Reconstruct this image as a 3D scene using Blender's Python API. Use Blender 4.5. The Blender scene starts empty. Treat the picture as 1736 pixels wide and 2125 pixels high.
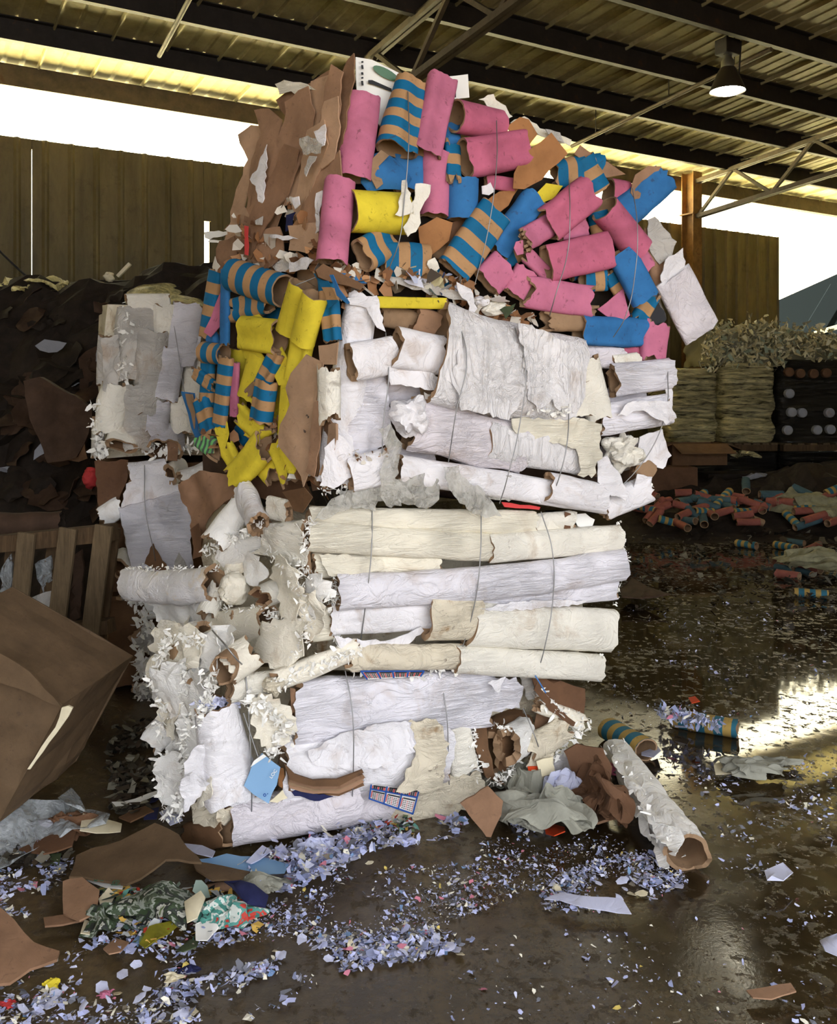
import bpy, bmesh, math, random
from mathutils import Vector, Matrix, noise, geometry
R = random.Random(11)
V = Vector
scene = bpy.context.scene
COL = scene.collection
PI = math.pi
CAMZ, FPX, CU, CV = 1.7, 1890.0, 868.0, 812.0
EYE = V((0, 0, CAMZ))

# ------------------------------------------------------------------ where things stand
DW = V((.860, .511, 0))          # along the long wall
NW = V((-.511, .860, 0))         # from the open side towards the long wall
FD = V((.927, .375, 0)).normalized()   # along the stack's front
FN = V((.375, -.927, 0)).normalized()  # out of the stack's front
C0 = V((-.728, 3.37, 0))
LD = V((-.75, .66, 0)).normalized()
LN = V((-.66, -.75, 0)).normalized()

def ray(u, v):
    return V(((u - CU) / FPX, 1, -(v - CV) / FPX))
def at(u, v, y):
    return EYE + ray(u, v) * y
def onplane(u, v, p, n, off=0):
    d = ray(u, v)
    return EYE + d * ((off + n.dot(p - EYE)) / n.dot(d))
def Ff(u, v, off=0):
    return onplane(u, v, C0, FN, off)
CORNER = {}
for k, u in ((1, 715), (2, 690), (3, 640), (4, 470)):
    q = Ff(u, CV); CORNER[k] = V((q.x, q.y, 0))
def face_left(tier):
    c = CORNER[tier]
    def f(u, v, off=0):
        return onplane(u, v, c, LN, off)
    f.n = LN
    return f
Ff.n = FN
L1, L2, L3, L4 = (face_left(k) for k in (1, 2, 3, 4))
def plane_at(y, yaw=0):
    """an upright plane through the ground point (0,y) turned by yaw degrees"""
    a = math.radians(yaw); n = V((math.sin(a), -math.cos(a), 0)); p = V((0, y, 0))
    def f(u, v, off=0):
        return onplane(u, v, p, n, off)
    f.n = n
    return f
def gr(u, v, z=0):
    d = ray(u, v)
    return EYE + d * ((z - CAMZ) / d.z)
def G(u, v, off=0):
    return gr(u, v, off)
G.n = V((0, 0, 1))
def wallpt(s, D, z):
    q = DW * s + NW * D
    return V((q.x, q.y, z))

# ------------------------------------------------------------------ objects
def tag(o, label=None, cat=None, group=None, kind=None):
    if label: o['label'] = label
    if cat: o['category'] = cat
    if group: o['group'] = group
    if kind: o['kind'] = kind
    return o
def empty(name, loc, label, cat, group=None):
    o = bpy.data.objects.new(name, None); COL.objects.link(o)
    o.location = loc; o.empty_display_size = .1
    return tag(o, label, cat, group)
ORIG = {}
def origin(o):
    return ORIG.get(o.name, V((0, 0, 0))) if o else V((0, 0, 0))
def link(name, me, mats, parent=None, smooth=True, centre=False, sharp=.8):
    """link a mesh whose vertices are in world coordinates"""
    for m in (mats if isinstance(mats, (list, tuple)) else [mats]):
        me.materials.append(M[m] if isinstance(m, str) else m)
    o = bpy.data.objects.new(name, me); COL.objects.link(o)
    if parent is not None:
        base = ROOT.get(parent.name)
        me.transform(Matrix.Translation(-base))
        o.parent = parent
        ROOT[o.name] = base
    else:
        zs = [v.co for v in me.vertices]
        if zs:
            c = V((sum(p.x for p in zs) / len(zs), sum(p.y for p in zs) / len(zs), min(p.z for p in zs)))
            me.transform(Matrix.Translation(-c)); o.location = c
            ROOT[o.name] = c.copy()
    if smooth:
        for p in me.polygons: p.use_smooth = True
        if sharp: me.set_sharp_from_angle(angle=sharp)
    return o
ROOT = {}
def thing(name, loc, label, cat, group=None):
    o = empty(name, loc, label, cat, group); ROOT[o.name] = V(loc); return o
def from_bm(bm, name):
    me = bpy.data.meshes.new(name); bm.to_mesh(me); bm.free(); return me
def pyd(name, verts, faces, uvs=None, mi=None):
    me = bpy.data.meshes.new(name); me.from_pydata([tuple(v) for v in verts], [], faces)
    if mi: me.polygons.foreach_set('material_index', mi)
    if uvs:
        ul = me.uv_layers.new(name='UVMap')
        for lp in me.loops: ul.data[lp.index].uv = uvs[lp.vertex_index]
    me.update(); return me
class MB:
    """collects boxes and bars into one mesh"""
    def __init__(s): s.v = []; s.f = []
    def box(s, c, x, y, z):
        """centre and three half-axis vectors"""
        n = len(s.v)
        for a in (-1, 1):
            for b in (-1, 1):
                for d in (-1, 1): s.v.append(V(c) + V(x) * a + V(y) * b + V(z) * d)
        for q in ((0, 1, 3, 2), (4, 6, 7, 5), (0, 4, 5, 1), (2, 3, 7, 6), (0, 2, 6, 4), (1, 5, 7, 3)):
            s.f.append(tuple(n + i for i in q))
        return s
    def bar(s, p, q, w, h, up=V((0, 0, 1))):
        p = V(p); q = V(q); a = q - p; side = a.cross(up).normalized(); u2 = side.cross(a).normalized()
        return s.box((p + q) / 2, a / 2, side * w / 2, u2 * h / 2)
    def rod(s, p, q, r, n=8):
        p = V(p); q = V(q); a = (q - p).normalized(); x = a.orthogonal().normalized(); y = a.cross(x)
        b = len(s.v)
        for e in (p, q):
            for i in range(n):
                t = 2 * PI * i / n; s.v.append(e + x * r * math.cos(t) + y * r * math.sin(t))
        for i in range(n):
            j = (i + 1) % n; s.f.append((b + i, b + j, b + n + j, b + n + i))
        s.f.append(tuple(b + i for i in range(n))[::-1]); s.f.append(tuple(b + n + i for i in range(n)))
        return s
    def build(s, name, mat, parent=None, bevel=0, smooth=False):
        me = pyd(name, s.v, s.f)
        bm = bmesh.new(); bm.from_mesh(me); bmesh.ops.recalc_face_normals(bm, faces=bm.faces); bm.to_mesh(me); bm.free()
        o = link(name, me, mat, parent, smooth)
        if bevel:
            b = o.modifiers.new('bevel', 'BEVEL'); b.width = bevel; b.segments = 2; b.limit_method = 'ANGLE'
        return o

def fbm(p, octs=3):
    return noise.fractal(p, .9, 2.1, octs)

def tri(x): return abs((x % 2.0) - 1.0) * 2 - 1
class Crease:
    """sharp random folds, as in crumpled paper or card"""
    def __init__(s, sd, n=6, spread=.6):
        rr = random.Random(sd); s.d = []
        for i in range(n):
            v = V((rr.gauss(0, 1), rr.gauss(0, 1), rr.gauss(0, 1))).normalized() * math.exp(rr.uniform(-spread, spread))
            s.d.append((v, rr.uniform(0, 2), 1 / v.length))
        s.n = sum(x[2] for x in s.d)
    def __call__(s, q):
        w = V((noise.noise(q * .7), noise.noise(q * .7 + V((7, 7, 7))), 0)) * .5
        return sum(tri((q + w).dot(v) + ph) * a for v, ph, a in s.d) / s.n * 1.6

def tube_mesh(name, p0, p1, w, depth, n, sd, amp=.06, freq=7, rag=.01, thick=.008, taper=0, bend=0, seg=30, dent=0, pleat=0, capped=False, open_ends=True, sq=2.3, rings=None, twist=0, crease=.04, cfreq=9):
    """a crushed tube or roll; returns outer mesh and inner mesh"""
    p0 = V(p0); p1 = V(p1); ax = p1 - p0; ln = ax.length; ax = ax / ln
    side = ax.cross(V(n)).normalized(); dep = side.cross(ax).normalized()
    rings = rings or max(5, min(40, int(ln / .022)))
    rr = random.Random(sd); off = V((rr.uniform(-50, 50), rr.uniform(-50, 50), rr.uniform(-50, 50)))
    a0 = rr.uniform(-.5, .5) + PI / 2
    cr = Crease(sd + 1)
    vo = []; vi = []; uv = []
    e = 2.0 / sq
    for i in range(rings + 1):
        t = i / rings
        for j in range(seg):
            a = 2 * PI * j / seg + twist * t
            ca, sa = math.cos(a), math.sin(a)
            x = math.copysign(abs(ca) ** e, ca); y = math.copysign(abs(sa) ** e, sa)
            k = 1 + taper * (t - .5)
            if dent:
                da = (a - twist * t - a0 + PI) % (2 * PI) - PI
                k2 = 1 - dent * math.exp(-(da / .5) ** 2)
                y *= k2
            rx, ry = w / 2 * k, depth / 2 * k
            endj = rag * (fbm(V((math.cos(a) * 1.6, math.sin(a) * 1.6, 9 * (t > .5))) + off, 3) * 1.3 + .06 * rr.uniform(-1, 1))
            edge = max(0, 1 - t * ln / .05) if t < .5 else max(0, 1 - (1 - t) * ln / .05)
            tt = t * ln + endj * edge * 1.0
            c = p0 + ax * tt + side * bend * math.sin(PI * t) + dep * bend * .3 * math.sin(PI * t)
            q = c + side * rx * x + dep * ry * y
            f1 = fbm(q * freq + off, 3)
            pl = 0
            if pleat:
                pl = noise.noise(V((a * 4.5 + 2 * noise.noise(q * 5 + off), t * ln * 4, 0)) + off) * pleat
            m = 1 + amp * f1 + pl + crease * cr(q * cfreq)
            q = c + (side * rx * x + dep * ry * y) * m
            vo.append(q)
            sh = max(.2, 1 - thick / max(.004, min(rx, ry)))
            q2 = c + (side * rx * x + dep * ry * y) * m * sh
            vi.append(q2)
            uv.append((a * w / 2, tt))
    fo = []; fi = []
    for i in range(rings):
        for j in range(seg):
            j2 = (j + 1) % seg
            fo.append((i * seg + j, i * seg + j2, (i + 1) * seg + j2, (i + 1) * seg + j))
            fi.append((i * seg + j, (i + 1) * seg + j, (i + 1) * seg + j2, i * seg + j2))
    # fo winding check is left to normal recalculation by rim: rims join outer and inner
    return vo, fo, vi, fi, uv, seg, rings

def flip_if(verts, faces, centre):
    return faces

def add_tube(parent, face, p0, p1, w, mat, off=0.0, off1=None, flat=.8, inner='kraft', o=True, name='cardboard_tube', label=None, sd=None, top=None, core=None, rim=None, **kw):
    """a tube laid on a face between two photo points; w = width in photo pixels there"""
    sd = R.randrange(10 ** 6) if sd is None else sd
    off1 = off if off1 is None else off1
    a = face(p0[0], p0[1], off); b = face(p1[0], p1[1], off1)
    dist = ((a + b) / 2 - EYE).y
    W = w * dist / FPX
    return tube3(parent, a, b, W, W * flat, face.n, mat, inner, o, name, label, sd, top, core, rim, **kw)

def tube3(parent, a, b, W, H, n, mat, inner='kraft', o=True, name='cardboard_tube', label=None, sd=1, top=None, core=None, rim=None, **kw):
    thick = kw.pop('thick', .007)
    vo, fo, vi, fi, uv, seg, rings = tube_mesh(name, a, b, W, H, n, sd, thick=thick, **kw)
    nv = len(vo)
    # outer skin with its rim
    rim = []
    vs = list(vo); uvs = list(uv)
    r0 = []; r1 = []
    for j in range(seg):
        r0.append(len(vs)); vs.append(vi[j]); uvs.append(uv[j])
    for j in range(seg):
        r1.append(len(vs)); vs.append(vi[rings * seg + j]); uvs.append(uv[rings * seg + j])
    fs = list(fo); mi = [0] * len(fo)
    for j in range(seg):
        j2 = (j + 1) % seg
        fs.append((j, r0[j], r0[j2], j2)); mi.append(1)
        b0 = rings * seg
        fs.append((b0 + j, b0 + j2, r1[j2], r1[j])); mi.append(1)
    me = pyd(name, vs, fs, uvs, mi)
    ob = link(name, me, [mat, rim or inner], parent)
    if label: ob['label'] = label
    if o:
        me2 = pyd('inner_wall', vi, fi, uv)
        if core:
            link('core', me2, [core], ob)
        else:
            link('inner_wall', me2, [inner], ob)
    return ob

def jag(pts, step, amt, rr):
    out = []
    n = len(pts)
    for i in range(n):
        p, q = V(pts[i]).to_2d(), V(pts[(i + 1) % n]).to_2d()
        d = (q - p); k = max(1, int(d.length / step))
        nn = V((-d.y, d.x)).normalized() if d.length else V((0, 0))
        for j in range(k):
            w = p + d * (j / k)
            if j or True: w = w + nn * rr.uniform(-amt, amt)
            out.append(w)
    return out

def sheet_mesh(name, outline, res, fn, thick, normal, amp, freq, sd, uvscale=1, curl=0, fold=0):
    """outline in 2-D units, fn maps 2-D -> 3-D; real thickness along normal"""
    rr = random.Random(sd)
    xs = [p[0] for p in outline]; ys = [p[1] for p in outline]
    pts = [V((p[0], p[1])) for p in outline]
    n0 = len(pts)
    edges = [(i, (i + 1) % n0) for i in range(n0)]
    def inside(x, y):
        c = False; j = n0 - 1
        for i in range(n0):
            if (pts[i].y > y) != (pts[j].y > y) and x < (pts[j].x - pts[i].x) * (y - pts[i].y) / (pts[j].y - pts[i].y) + pts[i].x: c = not c
            j = i
        return c
    extra = []
    y = min(ys) + res * .5
    row = 0
    while y < max(ys):
        x = min(xs) + res * (.5 if row % 2 else .1)
        while x < max(xs):
            q = (x + rr.uniform(-.2, .2) * res, y + rr.uniform(-.2, .2) * res)
            if inside(*q): extra.append(V(q))
            x += res
        y += res; row += 1
    r = geometry.delaunay_2d_cdt(pts + extra, edges, [], 1, 1e-4)
    vv, ff = r[0], [tuple(f) for f in r[2]]
    off = V((rr.uniform(-50, 50), rr.uniform(-50, 50), rr.uniform(-50, 50)))
    nrm = V(normal)
    cx, cy = sum(xs) / len(xs), sum(ys) / len(ys)
    W = max(max(xs) - min(xs), max(ys) - min(ys)) / 2 or 1
    front = []; uv = []
    fang = rr.uniform(-.5, .5)
    cr = Crease(sd + 1, 5)
    for p in vv:
        q = fn(p.x, p.y)
        h = amp * (.35 * fbm(q * freq + off, 3) + .75 * cr(q * freq * .9))
        if fold:
            s = q.x * math.cos(fang) + q.z * math.sin(fang) + q.y * .5 + .04 * noise.noise(q * 9 + off)
            h += fold * (.6 * noise.noise(V((s * 26, q.z * 4, q.y * 3)) + off) + .5 * abs(noise.noise(V((s * 60, q.z * 7, q.y * 4)) - off)))
        if curl: h += curl * (((p.x - cx) / W) ** 2 + ((p.y - cy) / W) ** 2)
        front.append(q + nrm * h); uv.append(((p.x - cx) * uvscale, (cy - p.y) * uvscale))
    n1 = len(front)
    verts = front + [q - nrm * thick for q in front]
    faces = list(ff) + [tuple(n1 + i for i in f[::-1]) for f in ff]
    cnt = {}
    for f in ff:
        for a, b in zip(f, f[1:] + f[:1]): cnt[(a, b)] = 1
    for (a, b) in cnt:
        if (b, a) not in cnt: faces.append((b, a, n1 + a, n1 + b))
    return pyd(name, verts, faces, uv + uv)

def add_sheet(parent, face, pts, mat, off=.01, name='cardboard_sheet', label=None, amp=.012, freq=6, thick=.004, step=None, jagged=None, res=None, curl=0, fold=0, sd=None, slope=None, smooth=True):
    sd = R.randrange(10 ** 6) if sd is None else sd
    rr = random.Random(sd)
    paperish = 'paper' in name or 'film' in name
    if step is None: step = 9 if paperish else 20
    if jagged is None: jagged = 2.6 if paperish else 2.0
    if res is None: res = 9 if paperish else 12
    ol = jag(pts, step, jagged, rr) if jagged else [V(p) for p in pts]
    cy = sum(p[1] for p in pts) / len(pts); cx = sum(p[0] for p in pts) / len(pts)
    sx, sy = slope or (0, 0)
    def fn(u, v): return face(u, v, off + (u - cx) * sx + (v - cy) * sy)
    d = fn(cx, cy).y
    me = sheet_mesh(name, ol, res, fn, thick, face.n, amp, freq, sd, d / FPX, curl, fold)
    ob = link(name, me, mat, parent, smooth)
    if label: ob['label'] = label
    return ob

def wad_mesh(name, c, r, sd, amp=.35, freq=2.2, sub=4, sx=1, sy=1, sz=1, octs=4):
    bm = bmesh.new(); bmesh.ops.create_icosphere(bm, subdivisions=max(4, sub), radius=1)
    rr = random.Random(sd); off = V((rr.uniform(-50, 50), rr.uniform(-50, 50), rr.uniform(-50, 50)))
    c1, c2 = Crease(sd + 3, 6), Crease(sd + 4, 6)
    for v in bm.verts:
        p = v.co.copy(); q = p + V((noise.noise(p * 1.6 + off), noise.noise(p * 1.6 - off), noise.noise(p * 1.6))) * .35
        k = .88 + amp * .55 * c1(q * freq * .75) + amp * .32 * c2(q * freq * 1.9) + amp * .5 * noise.noise(p * 1.3 - off)
        v.co = V(c) + V((p.x * sx, p.y * sy, p.z * sz)) * r * k
    return from_bm(bm, name)
def add_wad(parent, face, u, v, rpx, mat, off=.0, name='crumpled_paper', label=None, sd=None, **kw):
    sd = R.randrange(10 ** 6) if sd is None else sd
    c = face(u, v, off)
    ob = link(name, wad_mesh(name, c, rpx * c.y / FPX, sd, **kw), mat, parent)
    if label: ob['label'] = label
    return ob

def fringe_mesh(name, places, size, n, nrm, sd, spread=1.0, slim=1.0, drop=.25):
    """ragged slivers of torn paper round a set of 3-D points"""
    rr = random.Random(sd); vs = []; fs = []; nrm = V(nrm)
    for i in range(n):
        p = V(rr.choice(places)) + V((rr.gauss(0, 1), rr.gauss(0, 1), rr.gauss(0, 1))) * size * .5 * spread
        a = (V((rr.gauss(0, 1), rr.gauss(0, 1), rr.gauss(-drop, 1))) + nrm * .3).normalized()
        b = a.cross(nrm + V((rr.gauss(0, .5), rr.gauss(0, .5), rr.gauss(0, .5)))).normalized()
        c = a.cross(b)
        L = size * rr.uniform(.4, 1.5); w = L * rr.uniform(.10, .30) * slim; k = len(vs); u = rr.uniform(-.35, .35) * L
        th = .001
        q6 = [p - b * w, p + b * w * rr.uniform(.4, 1), p + a * L * .5 + b * w * rr.uniform(.5, 1.2) + c * u * .3, p + a * L * rr.uniform(.8, 1) + b * w * rr.uniform(-.2, .5) + c * u,
              p + a * L * rr.uniform(.7, .9) - b * w * rr.uniform(.2, .6) + c * u * .8, p + a * L * .45 - b * w * rr.uniform(.5, 1.1) + c * u * .25]
        vs += q6 + [q - c * th for q in q6]
        fs += [(k, k + 1, k + 2, k + 5), (k + 5, k + 2, k + 3, k + 4), (k + 6, k + 11, k + 8, k + 7), (k + 11, k + 10, k + 9, k + 8)]
        for x in range(6): y = (x + 1) % 6; fs.append((k + x, k + 6 + x, k + 6 + y, k + y))
    return pyd(name, vs, fs)
FR = ('fuzz', 'fuzzcream', 'white')
def add_fringe(parent, face, pts, mat, size=.035, n=60, off=.02, name='torn_edge', sd=None, per=6, spread=1.0, label=None):
    sd = R.randrange(10 ** 6) if sd is None else sd
    pl = []
    for i in range(len(pts) - 1):
        for k in range(per):
            t = k / per; pl.append(face(pts[i][0] + (pts[i + 1][0] - pts[i][0]) * t, pts[i][1] + (pts[i + 1][1] - pts[i][1]) * t, off))
    pl.append(face(pts[-1][0], pts[-1][1], off))
    ob = link(name, fringe_mesh(name, pl, size * (.75 if mat in FR else 1), int(n * (2.0 if mat in FR else 1)), face.n, sd, spread, 1.0 if mat in FR else 2.2), 'fringe' if mat in FR else mat, parent, smooth=False)
    ob['kind'] = 'stuff'
    if label: ob['label'] = label
    return ob
def add_wire(parent, pts3, r=.0022, mat='wire', name='tie_wire', label=None):
    cu = bpy.data.curves.new(name, 'CURVE'); cu.dimensions = '3D'; cu.bevel_depth = r; cu.bevel_resolution = 1; cu.resolution_u = 6
    sp = cu.splines.new('BEZIER'); sp.bezier_points.add(len(pts3) - 1)
    base = ROOT[parent.name] if parent else V((0, 0, 0))
    for bp, p in zip(sp.bezier_points, pts3):
        bp.co = V(p) - base; bp.handle_left_type = bp.handle_right_type = 'AUTO'
    cu.materials.append(M[mat])
    o = curve_to_mesh(name, cu)
    if parent: o.parent = parent
    if label: o['label'] = label
    return o
def curve_to_mesh(name, cu):
    tmp = bpy.data.objects.new('tmp', cu); COL.objects.link(tmp)
    bpy.context.view_layer.update()
    me = bpy.data.meshes.new_from_object(tmp.evaluated_get(bpy.context.evaluated_depsgraph_get()))
    bpy.data.objects.remove(tmp); me.name = name
    o = bpy.data.objects.new(name, me); COL.objects.link(o)
    return o
def crumple_mesh(name, c, r, sd, sx=1, sy=1, sz=.7, layers=2, n=30, amt=.55):
    """a sheet or two crushed into a sharp-folded heap resting on z = c.z - r*sz*.4"""
    vs = []; fs = []; rr = random.Random(sd)
    for L in range(layers):
        cx, cy, cz, c4 = Crease(sd + 11 * L + 1, 7), Crease(sd + 11 * L + 2, 7), Crease(sd + 11 * L + 3, 6), Crease(sd + 11 * L + 4, 7)
        ang = rr.uniform(0, PI); o = V((rr.uniform(-9, 9), rr.uniform(-9, 9), 0)); b = len(vs)
        for j in range(n + 1):
            for i in range(n + 1):
                x, y = 2 * i / n - 1, 2 * j / n - 1
                k = 1 / max(1, math.hypot(x, y) / 1.05); x *= k; y *= k
                q = V((x, y, 0)) * 1.5 + o
                px = x * .72 + amt * cx(q); py = y * .72 + amt * cy(q); pz = .95 * (1 - x * x - y * y) * .6 + amt * .9 * cz(q * 1.2) + amt * .35 * c4(q * 2.6)
                X = px * math.cos(ang) - py * math.sin(ang); Y = px * math.sin(ang) + py * math.cos(ang)
                vs.append(V((c.x + X * r * sx, c.y + Y * r * sy, max(.004 + .002 * rr.random(), c.z + pz * r * sz))))
        m = len(vs) - b
        vs += [v + V((.0008, .0012, -.0008)) for v in vs[b:]]
        for j in range(n):
            for i in range(n):
                a = b + j * (n + 1) + i; fs.append((a, a + 1, a + n + 2, a + n + 1)); fs.append((a + m, a + m + n + 1, a + m + n + 2, a + m + 1))
    return pyd(name, vs, fs)
def prism(name, foot, z0, z1, mat, parent, amp=.03, freq=5, cuts=7, sd=3):
    """lumpy body over a four-cornered footprint; z0/z1 heights per corner"""
    bm = bmesh.new()
    lo = [bm.verts.new((p.x, p.y, z)) for p, z in zip(foot, z0)]
    hi = [bm.verts.new((p.x, p.y, z)) for p, z in zip(foot, z1)]
    bm.faces.new(lo[::-1]); bm.faces.new(hi)
    for i in range(4):
        j = (i + 1) % 4; bm.faces.new((lo[i], lo[j], hi[j], hi[i]))
    bmesh.ops.recalc_face_normals(bm, faces=bm.faces)
    bmesh.ops.subdivide_edges(bm, edges=bm.edges, cuts=cuts, use_grid_fill=True)
    bm.normal_update()
    off = V((sd * 3.1, sd * 1.7, sd))
    for v in bm.verts:
        v.co += v.normal * amp * fbm(v.co * freq + off, 3)
    return link(name, from_bm(bm, name), mat, parent)
def text3(par, body_, c, ux, uy, size, mat, name='lettering', ext=.0008):
    cu = bpy.data.curves.new(name, 'FONT'); cu.body = body_; cu.size = size; cu.extrude = ext; cu.align_x = 'CENTER'; cu.align_y = 'CENTER'
    cu.materials.append(M[mat]); o = curve_to_mesh(name, cu)
    ux = V(ux).normalized(); uy = (V(uy) - ux * ux.dot(V(uy))).normalized(); n = ux.cross(uy)
    m = Matrix((ux, uy, n)).transposed().to_4x4(); m.translation = V(c) - (ROOT[par.name] if par else V((0, 0, 0)))
    o.parent = par; o.matrix_local = m; return o
# ------------------------------------------------------------------ materials
M = {}
def s2l(c):
    return tuple(((x / 255) / 12.92 if x / 255 <= .04045 else ((x / 255 + .055) / 1.055) ** 2.4) for x in c)
class NT:
    def __init__(s, name):
        m = bpy.data.materials.new(name); m.use_nodes = True; s.m = m; s.t = m.node_tree
        s.b = s.t.nodes['Principled BSDF']; M[name] = m
        s.tc = s.t.nodes.new('ShaderNodeTexCoord')
    def n(s, kind, **kw):
        x = s.t.nodes.new('ShaderNode' + kind)
        for k, v in kw.items():
            if k.startswith('i_'):
                key = k[2:]; key = int(key) if key.isdigit() else key.replace('_', ' ')
                x.inputs[key].default_value = v
            else: setattr(x, k, v)
        return x
    def l(s, a, b): s.t.links.new(a, b)
    def noise(s, scale, detail=4, rough=.6, dist=0, vec=None):
        x = s.n('TexNoise'); x.inputs['Scale'].default_value = scale; x.inputs['Detail'].default_value = detail
        x.inputs['Roughness'].default_value = rough; x.inputs['Distortion'].default_value = dist
        s.l(vec if vec is not None else s.tc.outputs['Object'], x.inputs['Vector']); return x.outputs['Fac']
    def ramp(s, fac, stops):
        x = s.n('ValToRGB'); e = x.color_ramp.elements
        while len(e) < len(stops): e.new(.5)
        for q, (p, c) in zip(e, stops):
            q.position = p; q.color = (*c, 1) if len(c) == 3 else c
        s.l(fac, x.inputs[0]); return x.outputs[0]
    def mix(s, fac, a, b, mode='MIX'):
        x = s.n('Mix', data_type='RGBA', blend_type=mode)
        for val, sock in ((fac, x.inputs['Factor']), (a, x.inputs[6]), (b, x.inputs[7])):
            if isinstance(val, (int, float)): sock.default_value = val
            elif isinstance(val, tuple): sock.default_value = (*val, 1) if len(val) == 3 else val
            else: s.l(val, sock)
        return x.outputs[2]
    def math(s, op, a, b=0.0, c=None):
        x = s.n('Math', operation=op)
        for k, val in enumerate((a, b) if c is None else (a, b, c)):
            if isinstance(val, (int, float)): x.inputs[k].default_value = val
            else: s.l(val, x.inputs[k])
        return x.outputs[0]
    def bump(s, h, strength=.4, dist=.01):
        x = s.n('Bump'); x.inputs['Strength'].default_value = strength; x.inputs['Distance'].default_value = dist
        s.l(h, x.inputs['Height']); s.l(x.outputs['Normal'], s.b.inputs['Normal']); return x
    def done(s, col, rough=.85, spec=.25):
        if isinstance(col, tuple): s.b.inputs['Base Color'].default_value = (*col, 1)
        else: s.l(col, s.b.inputs['Base Color'])
        if isinstance(rough, (int, float)): s.b.inputs['Roughness'].default_value = rough
        else: s.l(rough, s.b.inputs['Roughness'])
        s.b.inputs['Specular IOR Level'].default_value = spec
        return s.m
W1 = (1, 1, 1); K0 = (0, 0, 0)
def mul(c, k): return tuple(min(1, x * k) for x in c)

def board(name, rgb, var=.18, rough=.8, spots=.5, spec=.25, bump=.25, spotcol=(60, 45, 40)):
    """painted or plain cardboard: mottled, with dark scuffs"""
    t = NT(name); c = s2l(rgb)
    f = t.noise(9, 5, .65)
    col = t.ramp(f, [(.3, mul(c, 1 - var)), (.7, mul(c, 1 + var * .6))])
    if spots:
        f2 = t.noise(34, 4, .7, .6)
        m = t.ramp(f2, [(.60, K0), (.70, mul(W1, spots))])
        col = t.mix(m, col, s2l(spotcol))
    f3 = t.noise(3.2, 4, .6, .6)
    col = t.mix(1.0, col, t.ramp(f3, [(.34, (.80, .79, .78)), (.5, W1), (.68, (1.08, 1.07, 1.06))]), 'MULTIPLY')
    t.bump(t.noise(22, 6, .65, .4), min(1, bump * 1.6), .008)
    return t.done(col, rough, spec)
board('pink', (192, 112, 142), .14)
board('pinkdull', (188, 100, 128), .16)
board('blue', (50, 112, 170), .16)
board('yellow', (222, 202, 58), .12, spotcol=(120, 105, 20), spots=.6)
board('kraft', (152, 124, 96), .2, spots=.3)
board('kraftdark', (108, 80, 56), .25, spots=.4)
board('brown', (158, 124, 98), .2, spots=.35)
board('brown2', (178, 146, 118), .15, spots=.25)
board('brown3', (138, 106, 82), .2, spots=.35)
board('orangecard', (162, 114, 72), .15, spots=.3)
board('rust', (104, 75, 54), .2, spots=.3)
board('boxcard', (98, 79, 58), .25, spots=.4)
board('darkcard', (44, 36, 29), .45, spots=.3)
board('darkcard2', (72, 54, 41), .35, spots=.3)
board('orangered', (205, 70, 30), .15, spots=.3)
board('sagewad', (150, 150, 138), .25, spots=.3)
board('tealwad', (70, 110, 104), .4, spots=.4)
board('greenwad', (70, 82, 56), .4, spots=.5)
board('creamboard', (226, 216, 186), .1, spots=.1)
board('litterpale', (150, 146, 116), .3, spots=.3)
board('navy', (34, 38, 78), .3, spots=.2)
board('fadedred', (150, 88, 76), .2, spots=.3)
board('fadedblue', (70, 96, 104), .2, spots=.3)
board('olive', (128, 124, 30), .3, spots=.3)

def stripes(name, ca, cb, pitch, slant=0):
    t = NT(name)
    uvn = t.n('SeparateXYZ'); t.l(t.tc.outputs['UV'], uvn.inputs[0])
    y = t.math('ADD', uvn.outputs[1], t.math('MULTIPLY', uvn.outputs[0], slant))
    fr = t.math('FRACT', t.math('DIVIDE', t.math('ADD', y, 10.0), pitch))
    w = t.math('LESS_THAN', fr, .52)
    col = t.mix(w, s2l(cb), s2l(ca))
    f = t.noise(9, 5, .65)
    col = t.mix(1.0, col, t.ramp(f, [(.3, (.78, .78, .78)), (.7, (1, 1, 1))]), 'MULTIPLY')
    m = t.ramp(t.noise(34, 4, .7, .6), [(.60, K0), (.70, (.5, .5, .5))])
    col = t.mix(m, col, s2l((50, 45, 45)))
    t.bump(t.noise(22, 6, .65, .4), .25, .006)
    t.done(col, .75, .3)
stripes('striped', (8, 104, 150), (180, 140, 98), .1)
stripes('stripedfine', (8, 104, 150), (180, 140, 98), .085)
stripes('stripedfaded', (46, 108, 130), (176, 146, 80), .085)
stripes('stripedgreen', (120, 196, 120), (84, 96, 92), .03)

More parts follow.
